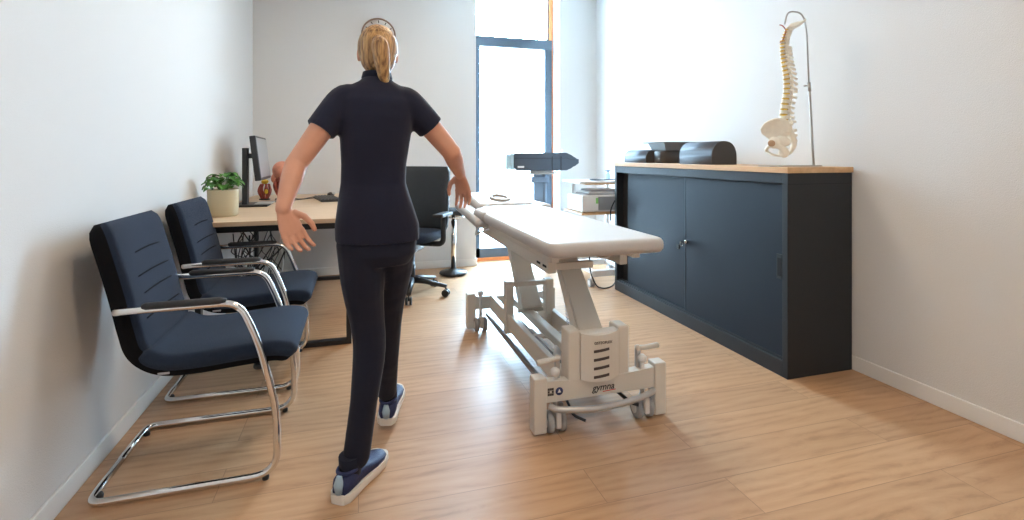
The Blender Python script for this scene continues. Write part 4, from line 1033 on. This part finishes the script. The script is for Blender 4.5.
# hair: cap with gathered ponytail
hr = MB()
hr.ball(hc+Vector((0, -.012, .012)), (.072, .080, .086), 26, 18)
hr.ball(hc+Vector((0, -.030, -.030)), (.062, .058, .060), 20, 14)
limb(hr, [hc+Vector((0, -.080, .025)), hc+Vector((.004, -.115, .0)), hc+Vector((.010, -.112, -.05)), hc+Vector((.018, -.098, -.105)), hc+Vector((.024, -.085, -.135))], [.020, .030, .028, .020, .007])
ho = hr.build('hair', M['hair'], pe, remesh=.005, smooth_it=3)
# cut the face free: drop hair faces in front of the forehead line
bm_ = bmesh.new(); bm_.from_mesh(ho.data); base = Vector(pe['base'])
kill = [v for v in bm_.verts if (v.co+base-hc).y > .042 and (v.co+base-hc).z < .052]
bmesh.ops.delete(bm_, geom=kill, context='VERTS'); bm_.to_mesh(ho.data); bm_.free()
g = MB(); g.tube([hc+Vector((.017*math.cos(a*PI/8), -.090, .020+.017*math.sin(a*PI/8))) for a in range(16)], .005, 8, closed=True); g.build('hair_tie', M['black'], ho)

# shoes
def shoe(heel, toe, zrot_lift=0.0, name='shoe'):
    heel = Vector(heel); toe = Vector(toe); d = (toe-heel); L_ = d.length; d.normalize(); s_ = d.cross(Vector((0, 0, 1))).normalized(); u_ = s_.cross(d)
    def tr3(f, a, b): return heel+d*(f*L_)+s_*a+u_*b
    prof = [(0, .024, .060), (.06, .034, .082), (.18, .037, .088), (.32, .036, .082), (.48, .040, .066), (.64, .047, .054), (.80, .047, .046), (.92, .036, .040), (1.0, .014, .032)]
    g = MB(); rings = []
    for f, w, h in prof:
        ring = []
        for k in range(16):
            a = 2*PI*k/16; ca, sa = math.cos(a), math.sin(a)
            ring.append(g.bm.verts.new(tr3(f, w*math.copysign(abs(ca)**.7, ca)*(1 if sa < .3 else 1-.30*(sa-.3)), .020+(h-.020)*(.5+.5*math.copysign(abs(sa)**.8, sa)))))
        rings.append(ring)
    for a, b in zip(rings, rings[1:]):
        for k in range(16): g.bm.faces.new((a[k], a[(k+1) % 16], b[(k+1) % 16], b[k])).smooth = True
    g.bm.faces.new(rings[0][::-1]); g.bm.faces.new(rings[-1])
    o = g.build(name, M['shoeblue'], pe)
    g = MB(); rows = []
    for f, w, h in [(-.012, .010, .0), (-.004, .020, .0)]+prof[1:-1]+[(.97, .028, 0), (1.0, .014, 0)]:
        f2 = -.02+f*1.04; w2 = w+.005
        rows.append([g.bm.verts.new(tr3(f2, sx_*w2*k_, z)) for sx_, k_, z in ((-1, .93, .001), (-1, 1, .014), (-1, .97, .030), (1, .97, .030), (1, 1, .014), (1, .93, .001))])
    for a, b in zip(rows, rows[1:]):
        for k in range(6): g.bm.faces.new((a[k], a[(k+1) % 6], b[(k+1) % 6], b[k])).smooth = False
    g.bm.faces.new(rows[0]); g.bm.faces.new(rows[-1]); g.build('sole', M['sole'], o)
    g = MB()
    for f, h in ((.44, .0725), (.52, .066), (.60, .060)): g.tube([tr3(f, -.024, h-.012), tr3(f, 0, h), tr3(f, .024, h-.012)], .004, 6)
    g.build('laces', M['shoegrey'], o)
    g = MB(); g.tube([tr3(.015, 0, .035), tr3(-.005, 0, .062), tr3(.012, 0, .088)], [.014, .016, .009], 12); g.build('heel_tab', M['shoelight'], o)
    g = MB(); g.tube([tr3(.20+.15*math.cos(a*PI/10), .031*math.sin(a*PI/10), .086-.002*math.cos(a*PI/10)) for a in range(20)], .0065, 8, closed=True); g.build('ankle_collar', M['shoeblue'], o)
    g = MB(); g.tube([tr3(.26, 0, .06), tr3(.25, 0, .09), tr3(.24, 0, .125)], [.036, .038, .038], 16); g.build('sock', M['trouser'], o)
    return o
shoe((-.062, 1.775, 0), (.082, 2.000, 0))
shoe((.112, 2.19, .022), (.165, 2.43, .055))

# ------------------------------------------------------------------ light
w = bpy.data.worlds.new('sky'); scn.world = w; w.use_nodes = True
bg = w.node_tree.nodes['Background']; bg.inputs['Color'].default_value = (.55, .79, 1.0, 1); bg.inputs['Strength'].default_value = 26.0
pt = bpy.data.lights.new('window_portal', 'AREA'); pt.shape = 'RECTANGLE'; pt.size = WX1-WX0; pt.size_y = WZ1; pt.cycles.is_portal = True
po_ = bpy.data.objects.new('window_portal', pt); COL.objects.link(po_); po_.location = ((WX0+WX1)/2, YB+.30, WZ1/2); po_.rotation_euler = (-PI/2, 0, 0)

# ------------------------------------------------------------------ camera
cd = bpy.data.cameras.new('camera'); cam = bpy.data.objects.new('camera', cd); COL.objects.link(cam)
cam.location = (0, 0, 1.15); cam.rotation_euler = (PI/2, 0, -.2941)
cd.sensor_width = 36; cd.lens = 509.5/1024*36; cd.shift_x = -.7/1024; cd.shift_y = -(260-154.9)/1024; cd.clip_start = .05
scn.camera = cam
scn.view_settings.view_transform = 'Standard'; scn.view_settings.look = 'None'; scn.view_settings.gamma = 1.0; scn.view_settings.use_curve_mapping = False
scn.view_settings.exposure = 1.12
for o in list(scn.objects):
    if 'base' in o: del o['base']
